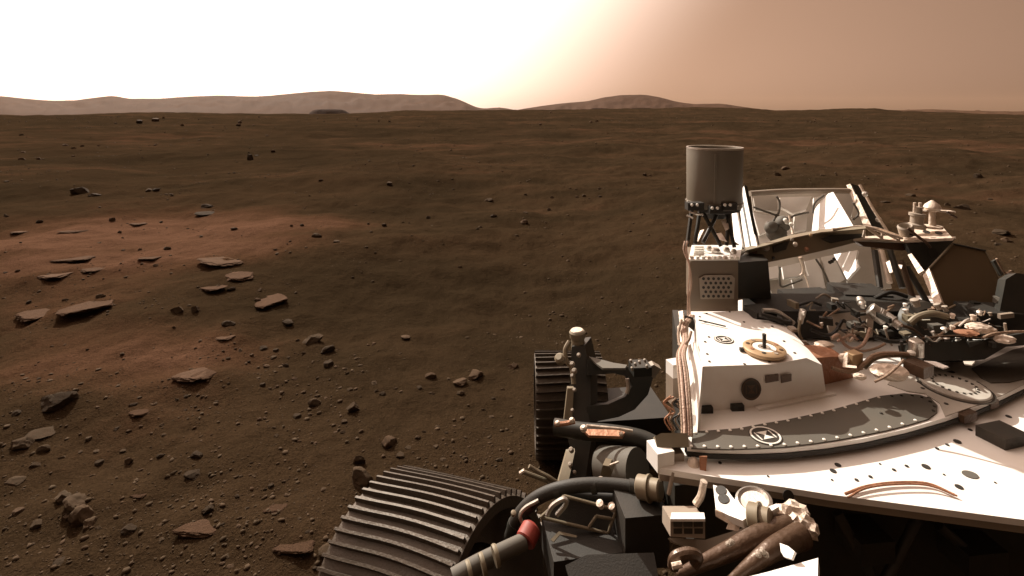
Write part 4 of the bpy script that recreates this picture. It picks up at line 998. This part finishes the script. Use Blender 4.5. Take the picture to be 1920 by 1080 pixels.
for pts, d, r, m_ in (
    ([(1560, 634), (1572, 628), (1584, 646), (1600, 654), (1616, 648), (1626, 632), (1632, 615)], 1.84, .0075, 'cable_pink'),
    ([(1598, 655), (1620, 658), (1645, 652), (1660, 644)], 1.82, .0055, 'cable_tan'),
    ([(1560, 690), (1586, 697), (1606, 694), (1622, 680), (1640, 666), (1668, 662), (1706, 664)], 1.70, .0085, 'cable_tan'),
    ([(1620, 690), (1640, 672), (1672, 666), (1712, 668)], 1.71, .010, 'olive_metal'),
    ([(1640, 716), (1660, 706), (1680, 690), (1695, 674)], 1.59, .005, 'cable_tan'),
    ([(1570, 640), (1584, 632), (1596, 628), (1612, 640)], 1.86, .006, 'cable_pink'),
    ([(1585, 622), (1592, 640), (1604, 628)], 1.87, .006, 'pale_foil'),
    ([(1760, 630), (1780, 616), (1800, 606), (1822, 602)], 1.86, .006, 'cable_tan'),
    ([(1700, 640), (1740, 634), (1790, 630), (1840, 634), (1896, 622)], 1.82, .006, 'brown_tube'),
    ([(1842, 634), (1862, 626), (1900, 622), (1940, 622)], 1.76, .006, 'cable_tan'),
    ([(1690, 610), (1712, 618), (1730, 632)], 1.84, .008, 'brown_tube'),
    ([(1640, 632), (1668, 640), (1700, 640)], 1.84, .010, 'cable_black'),
    ([(1520, 618), (1548, 628), (1566, 622), (1580, 600)], 1.90, .008, 'cable_black'),
    ([(1500, 600), (1498, 622), (1506, 640), (1520, 650)], 1.87, .007, 'olive_metal'),
    ([(1470, 585), (1492, 574), (1520, 566), (1540, 572)], 2.1, .008, 'cable_black'),
    ([(1530, 560), (1545, 552), (1560, 560)], 2.15, .006, 'beige_plate'),
    ([(1640, 560), (1670, 548), (1700, 556)], 2.2, .012, 'cable_black'),
    ([(1660, 616), (1664, 632), (1672, 648)], 1.84, .005, 'beige_plate'),
    ([(1884, 606), (1886, 622), (1884, 634)], 1.8, .006, 'beige_plate'),
    ([(1798, 612), (1812, 600), (1830, 596)], 1.85, .005, 'aluminium'),
    ([(1690, 640), (1694, 660), (1704, 676)], 1.74, .007, 'cable_black')):
    cable('cable', pts, d, r * .75, m_)
rndc = random.Random(4)
for k in range(26):      # short jumpers threaded through the mechanism
    x0, y0 = rndc.uniform(1470, 1890), rndc.uniform(566, 640); d0 = 2.02 - (y0 - 566) * .0028
    pts = [(x0 + rndc.uniform(-6, 6) + i * rndc.uniform(4, 11), y0 + rndc.uniform(-9, 9), d0 + rndc.uniform(-.03, .03)) for i in range(4)]
    cable('jumper_cable', pts, d0, rndc.uniform(.002, .0042), rndc.choice(('cable_black', 'cable_black', 'cable_tan', 'olive_metal', 'brown_tube', 'aluminium')))
for k in range(30):      # brackets, lugs and small cases of the same mechanism
    x0, y0 = rndc.uniform(1478, 1892), rndc.uniform(560, 646); d0 = 2.03 - (y0 - 566) * .0028 + rndc.uniform(-.03, .05)
    a_, b_ = rndc.uniform(.008, .034), rndc.uniform(.004, .016)
    bm = BM(); m3 = Euler((rndc.uniform(-.08, .08), rndc.uniform(-.08, .08), rndc.choice((.12, .12, 1.69, -.4)))).to_matrix()
    obox(bm, D(x0, y0, d0), m3 @ Vector((a_, 0, 0)), m3 @ Vector((0, b_, 0)), m3 @ Vector((0, 0, rndc.uniform(.003, .014))))
    part('lug', bm, rndc.choice(('black_part', 'dark_metal', 'dark_metal', 'olive_metal', 'grey_paint', 'beige_plate')), None, .0015)
# ---- turntable disc and the plates round it
ze = ZD + .003
bm = BM(); prism(bm, [U(x, y, ze) for x, y in ((1700, 733), (1664, 720), (1690, 690), (1735, 684), (1800, 678), (1840, 676), (1900, 660), (2010, 640), (2010, 676), (1880, 740), (1830, 760), (1772, 780), (1762, 756), (1735, 738))], (0, 0, -.0025)); part('turntable_plate', bm, 'panel_grey', None, .0008)
c = U(1790, 726, ze)
bm = BM(); lathe(bm, c, (0, 0, 1), ((.094, 0), (.094, .007), (.090, .010), (.058, .010), (.056, .008), (.052, .010), (.0, .0102)), 56); disc = part('turntable_disc', bm, 'panel_grey', None, 0, 25)
for k in range(20):
    a = 2 * math.pi * k / 20; bm = BM(); flat(bm, c + Vector((math.cos(a) * .060, math.sin(a) * .060, .0095)), (0, 0, 1), .0042, 10, th=.003); part('disc_bolt', bm, 'mark_dark', disc)
bm = BM(); flat(bm, c + Vector((0, 0, .0006)), (0, 0, 1), .104, 48, .096, th=.001); part('disc_groove', bm, 'mark_dark', disc)
bm = BM(); prism(bm, [U(x, y, ze + .004) for x, y in ((1822, 690), (1900, 655), (2000, 634), (2000, 690), (1893, 716), (1858, 717), (1840, 708))], (0, 0, -.0035)); part('access_plate', bm, 'grey_paint', None, .001)
for (x0, y0, x1, y1) in ((1722, 717, 1744, 712), (1766, 702, 1788, 697), (1830, 716, 1846, 726), (1862, 716, 1890, 714)):
    bm = BM(); bar(bm, U(x0, y0, ze + .001), U(x1, y1, ze + .001), .012, .003); part('slot', bm, 'mark_dark', disc)
for (x, y) in ((1730, 728), (1742, 746), (1774, 757), (1846, 726), (1850, 738)):
    bm = BM(); flat(bm, U(x, y, ze + .0005), (0, 0, 1), .006, 12); part('screw', bm, 'mark_dark', disc)
for (x, y, w) in ((1805, 768, .03), (1850, 744, .02)):
    bm = BM(); obox(bm, U(x, y, ZD) + Vector((0, -.012, -.012)), (w, w * .35, 0), (-.004, .012, 0), (0, 0, .012)); part('edge_block', bm, 'brown_tube', disc, .003)
# ---- services down the plain side of the deck
for k, (dx, m_, r_) in enumerate(((0, 'cable_pink', .0065), (7, 'cable_pink', .005), (-5, 'cable_tan', .004), (12, 'cable_tan', .005), (3, 'cable_black', .004))):
    cable('side_cable', [(1296 + dx * .4, 592, 2.0), (1280 + dx * .6, 612, 1.9), (1283 + dx * .5, 640, 1.80), (1274 + dx * .8, 664, 1.68), (1277 + dx, 700, 1.6), (1281 + dx, 750, 1.52), (1284 + dx, 800, 1.46), (1284 + dx, 818, 1.44)], 1.6, r_, m_)
cable('side_cable', [(1278, 600, 1.9), (1272, 625, 1.84), (1276, 648, 1.78), (1290, 640, 1.76), (1296, 622, 1.8)], 1.8, .005, 'cable_tan')
panel('side_bracket', [(1272, 588), (1300, 596), (1302, 622), (1290, 612), (1274, 606)], (1288, 605, 1.96), (-.4, -.85, .3), .02, 'dark_metal', None, .003)
panel('side_bracket', [(1272, 584), (1280, 582), (1282, 602), (1274, 604)], (1276, 594, 1.93), NLT, .008, 'pale_foil', None, .001)
panel('side_bracket', [(1270, 612), (1279, 604), (1286, 616), (1280, 640), (1271, 646)], (1278, 622, 1.9), NLT, .008, 'pale_foil', None, .001)
box_at('junction_box', 1265, 690, 1.66, .020, .02, .022, 'white_paint', .3, .003)
box_at('junction_box', 1264, 728, 1.66, .018, .02, .045, 'beige_plate', .3, .003)
for k in range(7):
    rk = random.Random(k + 50); x0 = 1248 + k * 5
    cable('loose_wire', [(x0 + 10, 742 + k * 2), (x0 - 4 + rk.uniform(-6, 6), 756), (x0 + 12 + rk.uniform(-6, 6), 772), (x0 - 2, 786 + rk.uniform(-5, 5)), (x0 + 8, 806)], 1.55, .0024, rk.choice(('copper_foil', 'cable_tan', 'cable_black')))
panel('hinge_cover', [(1228, 818), (1240, 812), (1290, 812), (1292, 838), (1232, 840)], (1260, 826, 1.42), (-.1, -.8, .6), .05, 'olive_metal', None, .006)
box_at('wrapped_joint', 1238, 853, 1.42, .026, .03, .026, 'white_paint', .25, .006)
box_at('wrapped_joint', 1264, 856, 1.44, .016, .03, .028, 'beige_plate', .1, .005)
crumple('wrapped_joint', 1300, 873, 1.40, .020, .026, .02, 'pale_foil', 23, rough=.2)
panel('foil_strip', [(1311, 856), (1326, 856), (1324, 884), (1312, 882)], (1318, 870, 1.38), (-.3, -.9, .3), .006, 'copper_foil', None, .001)

# ---- wheels
def grouser_mesh(r, w):
    bm = BM(); n = 8; loops = []
    for i in range(n + 1):
        s = i / n * 2 - 1; a = .04 * (s - s ** 3 * .55) * .5 + .018 * math.cos(s * 2.2)
        lp = []
        for (da, rr) in ((-.020, r - .004), (-.012, r + .019), (.012, r + .019), (.020, r - .004)):
            lp.append(Vector((s * w / 2 * .985, (rr) * math.sin(a + da), rr * math.cos(a + da))))
        loops.append(lp)
    loft(bm, loops); bmesh.ops.recalc_face_normals(bm, faces=bm.faces[:])
    me = bpy.data.meshes.new('grouser'); bm.to_mesh(me); bm.free(); me.materials.append(MATS['wheel_metal']); return me
GROUSER = {}
def wheel(c, yaw, camber, r, w, n_g=44, label=None, phase=0.0):
    """local axis of the wheel is x"""
    M = Matrix.Translation(Vector(c)) @ Euler((0, -camber, yaw), 'XYZ').to_matrix().to_4x4()
    bm = BM()
    prof = [(-w / 2, r * .90), (-w / 2, r), (-w / 2 + .012, r * 1.012), (-w * .25, r), (w * .25, r), (w / 2 - .012, r * 1.012), (w / 2, r), (w / 2, r * .90), (w * .44, r * .90), (w * .42, r * .965), (-w * .42, r * .965), (-w * .44, r * .90)]
    n = 72; L = []
    for x, rr in prof: L.append([bm.verts.new((x, rr * math.sin(a), rr * math.cos(a))) for a in [2 * math.pi * j / n for j in range(n)]])
    for a, b in zip(L, L[1:] + L[:1]):
        for i in range(n): bm.faces.new((a[i], a[(i + 1) % n], b[(i + 1) % n], b[i]))
    o = part('wheel', bm, 'wheel_metal', None, 0, 30, label)
    o.matrix_parent_inverse = INV; o.matrix_basis = M
    key = (round(r, 3), round(w, 3))
    if key not in GROUSER: GROUSER[key] = grouser_mesh(r, w)
    for k in range(n_g):
        g_ = bpy.data.objects.new('grouser', GROUSER[key]); COL.objects.link(g_); g_.parent = o
        g_.rotation_euler = (2 * math.pi * (k + phase) / n_g, 0, 0)
    hb = BM(); lathe(hb, (-w * .30, 0, 0), (1, 0, 0), ((.05, 0), (.08, .01), (.08, w * .5), (.05, w * .55)), 28); part('hub', hb, 'dark_metal', o, 0, 30)
    for k in range(6):
        sb = BM(); a = k * math.pi / 3
        pts = [Vector((w * .05, math.sin(a + t * .7) * (.075 + (r * .95 - .075) * t), math.cos(a + t * .7) * (.075 + (r * .95 - .075) * t))) for t in (0, .3, .6, 1)]
        tube(sb, pts, .014, 8); part('spoke', sb, 'wheel_metal', o)
    return o
wheel((-.2565, 1.724, .321), -.532, .19, .325, .52, 60, 'near ribbed wheel in the lower middle, its top lit')
wheel((.335, 2.98, .262), -.02, 0, .262, .40, 40, 'far ribbed wheel behind the upright leg', .4)
box_at('dark_wheel_mass', 1165, 800, 2.75, .22, .15, .13, 'black_part', .1, .03)  # black box added for the dark mass of the shaded middle wheel
# ---- suspension
bm = BM(); prism(bm, [D(1072, 650, 2.62), D(1096, 648, 2.62), D(1108, 700, 2.60), D(1108, 830, 2.42), D(1094, 920, 2.28), D(1048, 914, 2.28), D(1068, 838, 2.42), D(1060, 800, 2.5), D(1068, 720, 2.58)], (.05, .10, 0)); leg = part('steering_leg', bm, 'dark_metal', None, .008)
bm = BM(); prism(bm, [D(1064, 728, 2.54), D(1076, 728, 2.54), D(1072, 800, 2.46), D(1056, 800, 2.46)], (.0, .02, 0)); part('leg_lit_edge', bm, 'olive_metal', leg, .004)  # paler strips: the leg's sunlit edge put into the colour
bm = BM(); prism(bm, [D(1062, 848, 2.36), D(1078, 846, 2.36), D(1066, 902, 2.26), D(1046, 906, 2.26)], (.0, .02, 0)); part('leg_lit_edge', bm, 'olive_metal', leg, .004)
bm = BM(); lathe(bm, D(1085, 664, 2.66), (-.06, 0, 1), ((.036, 0), (.038, .05), (.034, .085), (.041, .09), (.043, .118), (.036, .126), (.0, .127)), 28); actr = part('steering_actuator', bm, 'olive_metal', leg, 0, 35)
bm = BM(); lathe(bm, D(1085, 664, 2.66) + Vector((-.009, 0, .127)), (-.06, 0, 1), ((.034, 0), (.030, .004), (.0, .005)), 24); part('actuator_cap', bm, 'pale_foil', actr)
cable('leg_cable', [(1068, 640, 2.6), (1060, 656, 2.58), (1062, 676, 2.56), (1072, 690, 2.55), (1076, 720, 2.52)], 2.56, .012, 'olive_metal', leg)
for (x, y, r) in ((1052, 676, .026), (1086, 667, .010), (1074, 684, .012), (1078, 697, .013), (1074, 706, .010), (1078, 732, .009), (1074, 770, .008), (1072, 845, .012), (1070, 872, .010), (1078, 886, .008)):
    bm = BM(); lathe(bm, D(x, y, 2.50 - max(0, y - 720) * .0012), (-.4, -.5, .8), ((r, 0), (r, r), (r * .6, r * 1.4)), 14); part('leg_fitting', bm, 'beige_plate' if r < .02 else 'olive_metal', leg)
# curved rocker that joins the leg to the body
bm = BM(); rk_t = [(1100, 672), (1128, 680), (1160, 686), (1196, 690), (1222, 690)]; rk_b = [(1226, 704), (1215, 740), (1190, 768), (1160, 782), (1120, 790), (1100, 790)]
rk_i = [(1100, 760), (1128, 756), (1140, 752), (1176, 742), (1184, 722), (1172, 706), (1150, 702), (1100, 706)]
nR = Vector((-.05, -.9, .42)).normalized(); pR = D(1150, 730, 2.52)
prism(bm, [PL(x, y, pR, nR) for x, y in rk_t + rk_b + [(1100, 762)] + [(1140, 758), (1172, 744), (1186, 724), (1176, 706), (1150, 700), (1100, 704)]], -nR * .09); rocker = part('rocker_arm', bm, 'dark_metal', None, .008)
panel('rocker_top', [(1104, 668), (1120, 672), (1150, 680), (1176, 684), (1172, 690), (1130, 690), (1116, 680)], (1140, 682, 2.50), (-.1, .05, 1), .01, 'grey_paint', rocker, .002)
box_at('rocker_motor', 1200, 690, 2.46, .045, .04, .022, 'dark_metal', .1, .006, rocker)
for (x, y) in ((1184, 680), (1192, 686), (1200, 682), (1210, 679), (1214, 690), (1186, 694)):
    bm = BM(); lathe(bm, D(x, y, 2.42), (-.3, -.2, 1), ((.006, 0), (.006, .016), (.003, .018)), 12); part('fitting', bm, 'beige_plate', rocker)
bm = BM(); tube(bm, [D(1176, 710, 2.44), D(1178, 726, 2.43), D(1175, 738, 2.42)], .010, 8); part('inner_lip', bm, 'beige_plate', rocker)
bm = BM(); prism(bm, [D(1206, 692, 2.46), D(1226, 684, 2.46), D(1240, 692, 2.46), D(1226, 710, 2.46)], (0, .04, 0)); part('rocker_end', bm, 'beige_plate', rocker, .004)
# cross member with copper-wrapped top
bm = BM(); tube(bm, [D(1040, 800, 2.32), D(1090, 808, 2.28), D(1140, 812, 2.25), D(1200, 822, 2.22), D(1240, 840, 2.18)], .036, 14); xm = part('cross_member', bm, 'dark_metal')
panel('copper_wrap', [(1092, 804), (1160, 806), (1172, 810), (1166, 818), (1104, 816)], (1130, 810, 2.20), (-.1, -.1, 1), .012, 'copper_foil', xm, .003)
cable('wrap_tie', [(1100, 798), (1130, 801), (1160, 804), (1186, 808)], 2.18, .006, 'pale_foil', xm)
cable('wrap_tie', [(1040, 796), (1060, 794), (1078, 790)], 2.2, .010, 'copper_foil', xm)
for (x, y, r) in ((1073, 790, .011), (1095, 806, .014), (1046, 795, .010), (1165, 815, .009)):
    bm = BM(); lathe(bm, D(x, y, 2.17), (-.3, -.2, 1), ((r, 0), (r, r), (r * .6, r * 1.4)), 14); part('tie_fitting', bm, 'pale_foil', xm)
bm = BM(); cyl(bm, D(1130, 872, 2.2), D(1196, 884, 2.08), .075, .085, 28); part('drive_motor', bm, 'grey_paint', None, .006)
bm = BM(); prism(bm, [D(1130, 872, 2.0), D(1142, 874, 2.0), D(1148, 886, 2.0), D(1144, 896, 2.0), D(1124, 898, 2.0)], (.02, .04, 0)); part('motor_tab', bm, 'olive_metal', None, .004)
cable('motor_pin', [(1144, 872), (1160, 866)], 1.98, .004, 'pale_foil')
cable('motor_pin', [(1126, 896), (1128, 912)], 1.95, .010, 'beige_plate')
# fork that holds a small spreader on the soil side
for pts in ([(980, 884), (1000, 892), (1022, 900), (1044, 908)], [(992, 874), (1008, 884), (1028, 894), (1046, 906)], [(975, 888), (984, 882)], [(1046, 906), (1036, 912), (1016, 924)]):
    cable('fork_tine', [(x, y) for x, y in pts], 2.12, .0085, 'olive_metal' if pts[0][0] != 975 else 'pale_foil')
# ---- near arm, shoulder and the clutter at the foot of the picture
bm = BM(); tube(bm, [D(955, 1010, 1.62), D(972, 968, 1.60), D(1010, 932, 1.58), D(1070, 912, 1.56), D(1150, 910, 1.54), D(1245, 924, 1.50)], .020, 14); atube = part('arm_tube', bm, 'black_part', None, 0, 40)
for (p_, q_) in (((962, 990, 1.61), (966, 980, 1.607)), ((990, 949, 1.59), (998, 942, 1.586)), ((1040, 921, 1.57), (1050, 918, 1.567)), ((1108, 911, 1.552), (1118, 910.5, 1.549)), ((1180, 913, 1.528), (1190, 914.5, 1.524))):
    bm = BM(); a_, b_ = D(*p_), D(*q_); lathe(bm, a_, b_ - a_, ((.0195, 0), (.0225, .001), (.0225, (b_ - a_).length), (.0195, (b_ - a_).length + .001)), 16); part('tie_band', bm, 'dark_metal', atube)
bm = BM(); tube(bm, [D(1060, 924, 1.6), D(1140, 932, 1.57), D(1230, 930, 1.54)], .016, 10); part('arm_tube', bm, 'cable_black', None, 0, 40)
bm = BM(); tube(bm, [D(850, 1086, 1.42), D(900, 1056, 1.45), D(985, 1014, 1.5)], .026, 16, .022); armt = part('forearm', bm, 'grey_paint', None, 0, 40, 'grey arm tube below the red band')
for (x, y) in ((880, 1072), (930, 1042), (905, 1058)):
    bm = BM(); c = D(x, y, 1.43); lathe(bm, c, D(985, 1014, 1.5) - D(900, 1056, 1.45), ((.027, -.006), (.029, 0), (.027, .006)), 18); part('arm_clamp', bm, 'olive_metal', armt)
bm = BM(); p, q = D(984, 1016, 1.5), D(1000, 985, 1.54); lathe(bm, p, q - p, ((.027, 0), (.031, .004), (.031, .040), (.024, .048)), 24); part('red_collar', bm, 'red_band', None, 0, 30, 'red anodised collar on the near arm')
cable('arm_line', [(985, 990), (975, 968), (985, 952), (1010, 938)], 1.56, .006, 'aluminium')
for (x, y, r, m_) in ((962, 966, .010, 'olive_metal'), (1128, 950, .014, 'pale_foil'), (1150, 955, .014, 'pale_foil'),
                     (1222, 936, .014, 'pale_foil'), (1240, 942, .016, 'pale_foil'), (1180, 950, .012, 'beige_plate'), (1165, 990, .008, 'beige_plate'), (1158, 1010, .010, 'pale_foil')):
    bm = BM(); rnd = random.Random(x * 3 + y); r *= .6; lathe(bm, D(x, y, 1.5), (rnd.uniform(-.5, .3), -.3, 1), ((r, 0), (r, r * 1.2), (r * 1.3, r * 1.3), (r * 1.3, r * 2), (r * .5, r * 2.3)), 14); part('arm_fitting', bm, m_)
bm = BM()
for a_, b_ in (((1014, 970), (1058, 930)), ((1014, 970), (1140, 1000)), ((1140, 1000), (1156, 956)), ((1104, 988), (1118, 968)), ((1118, 968), (1152, 974)), ((1058, 930), (1156, 956))):
    tube(bm, [D(a_[0], a_[1], 1.5), D(b_[0], b_[1], 1.5)], .0045, 8)
part('tool_frame', bm, 'olive_metal')
panel('tool_window', [(1018, 968), (1058, 932), (1154, 956), (1138, 997)], (1090, 965, 1.53), (-.05, -.8, .6), .02, 'black_part', None, .004)
bm = BM(); tube(bm, [D(1026, 966, 1.48), D(1036, 948, 1.48), D(1056, 936, 1.48), D(1062, 944, 1.48), D(1044, 966, 1.48)], .007, 8); part('glint_loop', bm, 'aluminium')
panel('tool_bracket', [(1032, 1012), (1048, 996), (1082, 1004), (1080, 1008), (1050, 1002), (1038, 1016)], (1056, 1004, 1.45), (-.2, -.6, .8), .006, 'olive_metal', None, .001)
box_at('shoulder_block', 1200, 985, 1.48, .065, .06, .075, 'black_part', .1, .012)
box_at('shoulder_block', 1100, 1030, 1.5, .12, .08, .05, 'black_part', .15, .02)
box_at('shoulder_block', 1276, 925, 1.46, .035, .04, .055, 'dark_metal', .1, .006)
panel('shoulder_plate', [(1060, 1060), (1100, 1040), (1226, 1036), (1236, 1090), (1070, 1092)], (1150, 1060, 1.36), (-.1, -.5, .85), .02, 'black_part', None, .006)
drum_at('shoulder_motor', (1196, 912), (1240, 920), 1.5, 1.46, .032, .028, 'olive_metal')
cable('shoulder_strut', [(1262, 884), (1254, 926)], 1.38, .006, 'beige_plate')
cable('shoulder_strut', [(1320, 902), (1314, 930), (1304, 946)], 1.30, .009, 'pale_foil')
# small box with six windows
bq = [(1257, 974), (1322, 974), (1322, 1010), (1257, 1006)]
cb = panel('window_box', bq, (1290, 990, 1.24), (0, -.96, .28), .07, 'beige_plate', None, .003)
panel('box_lid', [(1257, 973), (1322, 973), (1320, 961), (1259, 961)], (1290, 973, 1.237), (-.06, .12, .99), .006, 'white_paint', cb, .001)
for r_ in range(2):
    for k in range(3):
        x0, y0 = 1263 + k * 19.5, 978 + r_ * 13
        panel('window', [(x0, y0), (x0 + 16, y0), (x0 + 16, y0 + 10), (x0, y0 + 10)], (x0 + 8, y0 + 5, 1.2375), (0, -.96, .28), .003, 'mark_dark', cb, .0005)
panel('base_slab', [(1255, 1008), (1323, 1012), (1400, 988), (1420, 1010), (1330, 1042), (1262, 1016)], (1320, 1012, 1.27), (0, -.7, .7), .02, 'beige_plate', None, .004)
# white claw-shaped bracket under the front rail
NB = Vector((-.25, -.05, .97)).normalized()
claw = panel('claw_bracket', [(1337, 909), (1362, 916), (1372, 930), (1384, 944), (1402, 956), (1428, 955), (1456, 944), (1460, 950), (1440, 962), (1404, 968), (1392, 976), (1366, 966), (1342, 954)], (1380, 950, 1.22), NB, .02, 'white_paint', None, .003)
panel('claw_face', [(1341, 956), (1392, 978), (1384, 996), (1362, 992), (1366, 982), (1342, 968)], (1370, 975, 1.205), (-.3, -.8, .5), .01, 'pale_foil', None, .003)
for (x, y) in ((1352, 920), (1357, 936)):
    bm = BM(); flat(bm, PL(x, y, D(1380, 950, 1.22), NB) + NB * .001, NB, .0135, 22); part('claw_hole', bm, 'black_part', claw)
bm = BM(); lathe(bm, D(1414, 942, 1.24), NB, ((.040, 0), (.043, .006), (.036, .010), (.030, .004), (.0, .003)), 28); part('bearing_ring', bm, 'aluminium', None, 0, 30)
bm = BM(); flat(bm, D(1478, 930, 1.285), (0, -.9, .3), .014, 22); part('rail_port', bm, 'black_part')
drum_at('wrist_motor', (1404, 968), (1448, 978), 1.2, 1.17, .030, .026, 'olive_metal')
crumple('foil_bundle', 1484, 966, 1.20, .062, .036, .05, 'pale_foil', 31, rough=.45)
crumple('foil_bundle', 1502, 986, 1.18, .055, .036, .045, 'pale_foil', 32, rough=.45)
crumple('foil_bundle', 1468, 1000, 1.16, .035, .018, .03, 'copper_foil', 33, rough=.35)
bm = BM(); tube(bm, [D(1478, 990, 1.18), D(1420, 1010, 1.14), D(1370, 1032, 1.12), D(1318, 1056, 1.1), D(1268, 1080, 1.08)], .029, 18, .009); t1 = part('wrapped_tube', bm, 'brown_tube', None, 0, 40)
bm = BM(); tube(bm, [D(1504, 1004, 1.14), D(1450, 1030, 1.1), D(1406, 1062, 1.08), D(1366, 1094, 1.05)], .026, 18, .009); t2 = part('wrapped_tube', bm, 'brown_tube', None, 0, 40)
for (x, y, dd, tt) in ((1372, 1016, 1.085, t1), (1366, 1020, 1.085, t1), (1310, 1046, 1.08, t1), (1430, 1034, 1.06, t2), (1422, 1040, 1.06, t2), (1436, 1040, 1.06, t2)):
    crumple('knot', x, y, dd, .008, .006, .008, 'beige_plate', x % 17, tt, .3)
bm = BM(); tube(bm, [D(1262, 1064, 1.06), D(1266, 1046, 1.06), D(1290, 1038, 1.06), D(1308, 1044, 1.06), D(1300, 1058, 1.06)], .012, 10); part('tube_loop', bm, 'brown_tube')
bm = BM(); tube(bm, [D(1260, 1062, 1.04), D(1278, 1058, 1.04)], .006, 8); part('tube_glint', bm, 'pale_foil')
panel('white_fairing', [(1462, 1018), (1478, 1024), (1490, 1034), (1484, 1048), (1470, 1044), (1464, 1034)], (1475, 1034, 1.06), NLT, .006, 'white_paint', None, .002)
panel('white_fairing', [(1392, 1084), (1440, 1072), (1534, 1046), (1532, 1130), (1392, 1130)], (1480, 1060, 1.04), (-.1, .12, .98), .02, 'white_paint', None, .004)

# ---- structure under the front rail
for a_, b_ in (((1570, 960), (1640, 1090)), ((1720, 975), (1660, 1090)), ((1760, 985), (1880, 1090))):
    bm = BM(); tube(bm, [D(a_[0], a_[1], 1.42), D(b_[0], b_[1], 1.38)], .014, 12); part('front_strut', bm, 'dark_metal')
box_at('hazard_camera_box', 1620, 1010, 1.42, .05, .05, .03, 'dark_metal', .1, .006)
box_at('hazard_camera_box', 1820, 1030, 1.42, .06, .05, .03, 'dark_metal', .1, .006)
# ------------------------------------------------------------------ dusty air
def build_haze():
    bm = bmesh.new(); bmesh.ops.create_cube(bm, size=1.0)
    me = bpy.data.meshes.new('haze'); bm.to_mesh(me); bm.free()
    o = link('haze', me)
    o.scale = (18800, 18800, 260); o.location = (0, 0, 100)
    m = bpy.data.materials.new('dusty_air'); m.use_nodes = True
    n, l = m.node_tree.nodes, m.node_tree.links; n.clear()
    v = n.new('ShaderNodeVolumePrincipled'); out = n.new('ShaderNodeOutputMaterial')
    v.inputs['Color'].default_value = (0.98, 0.66, 0.44, 1)
    v.inputs['Density'].default_value = HAZE
    v.inputs['Anisotropy'].default_value = 0.1
    l.new(v.outputs[0], out.inputs['Volume'])
    me.materials.append(m)
    tag(o, 'thin pale dusty air over the whole plain', 'haze', kind='stuff')
HAZE = 0.000018
build_haze()
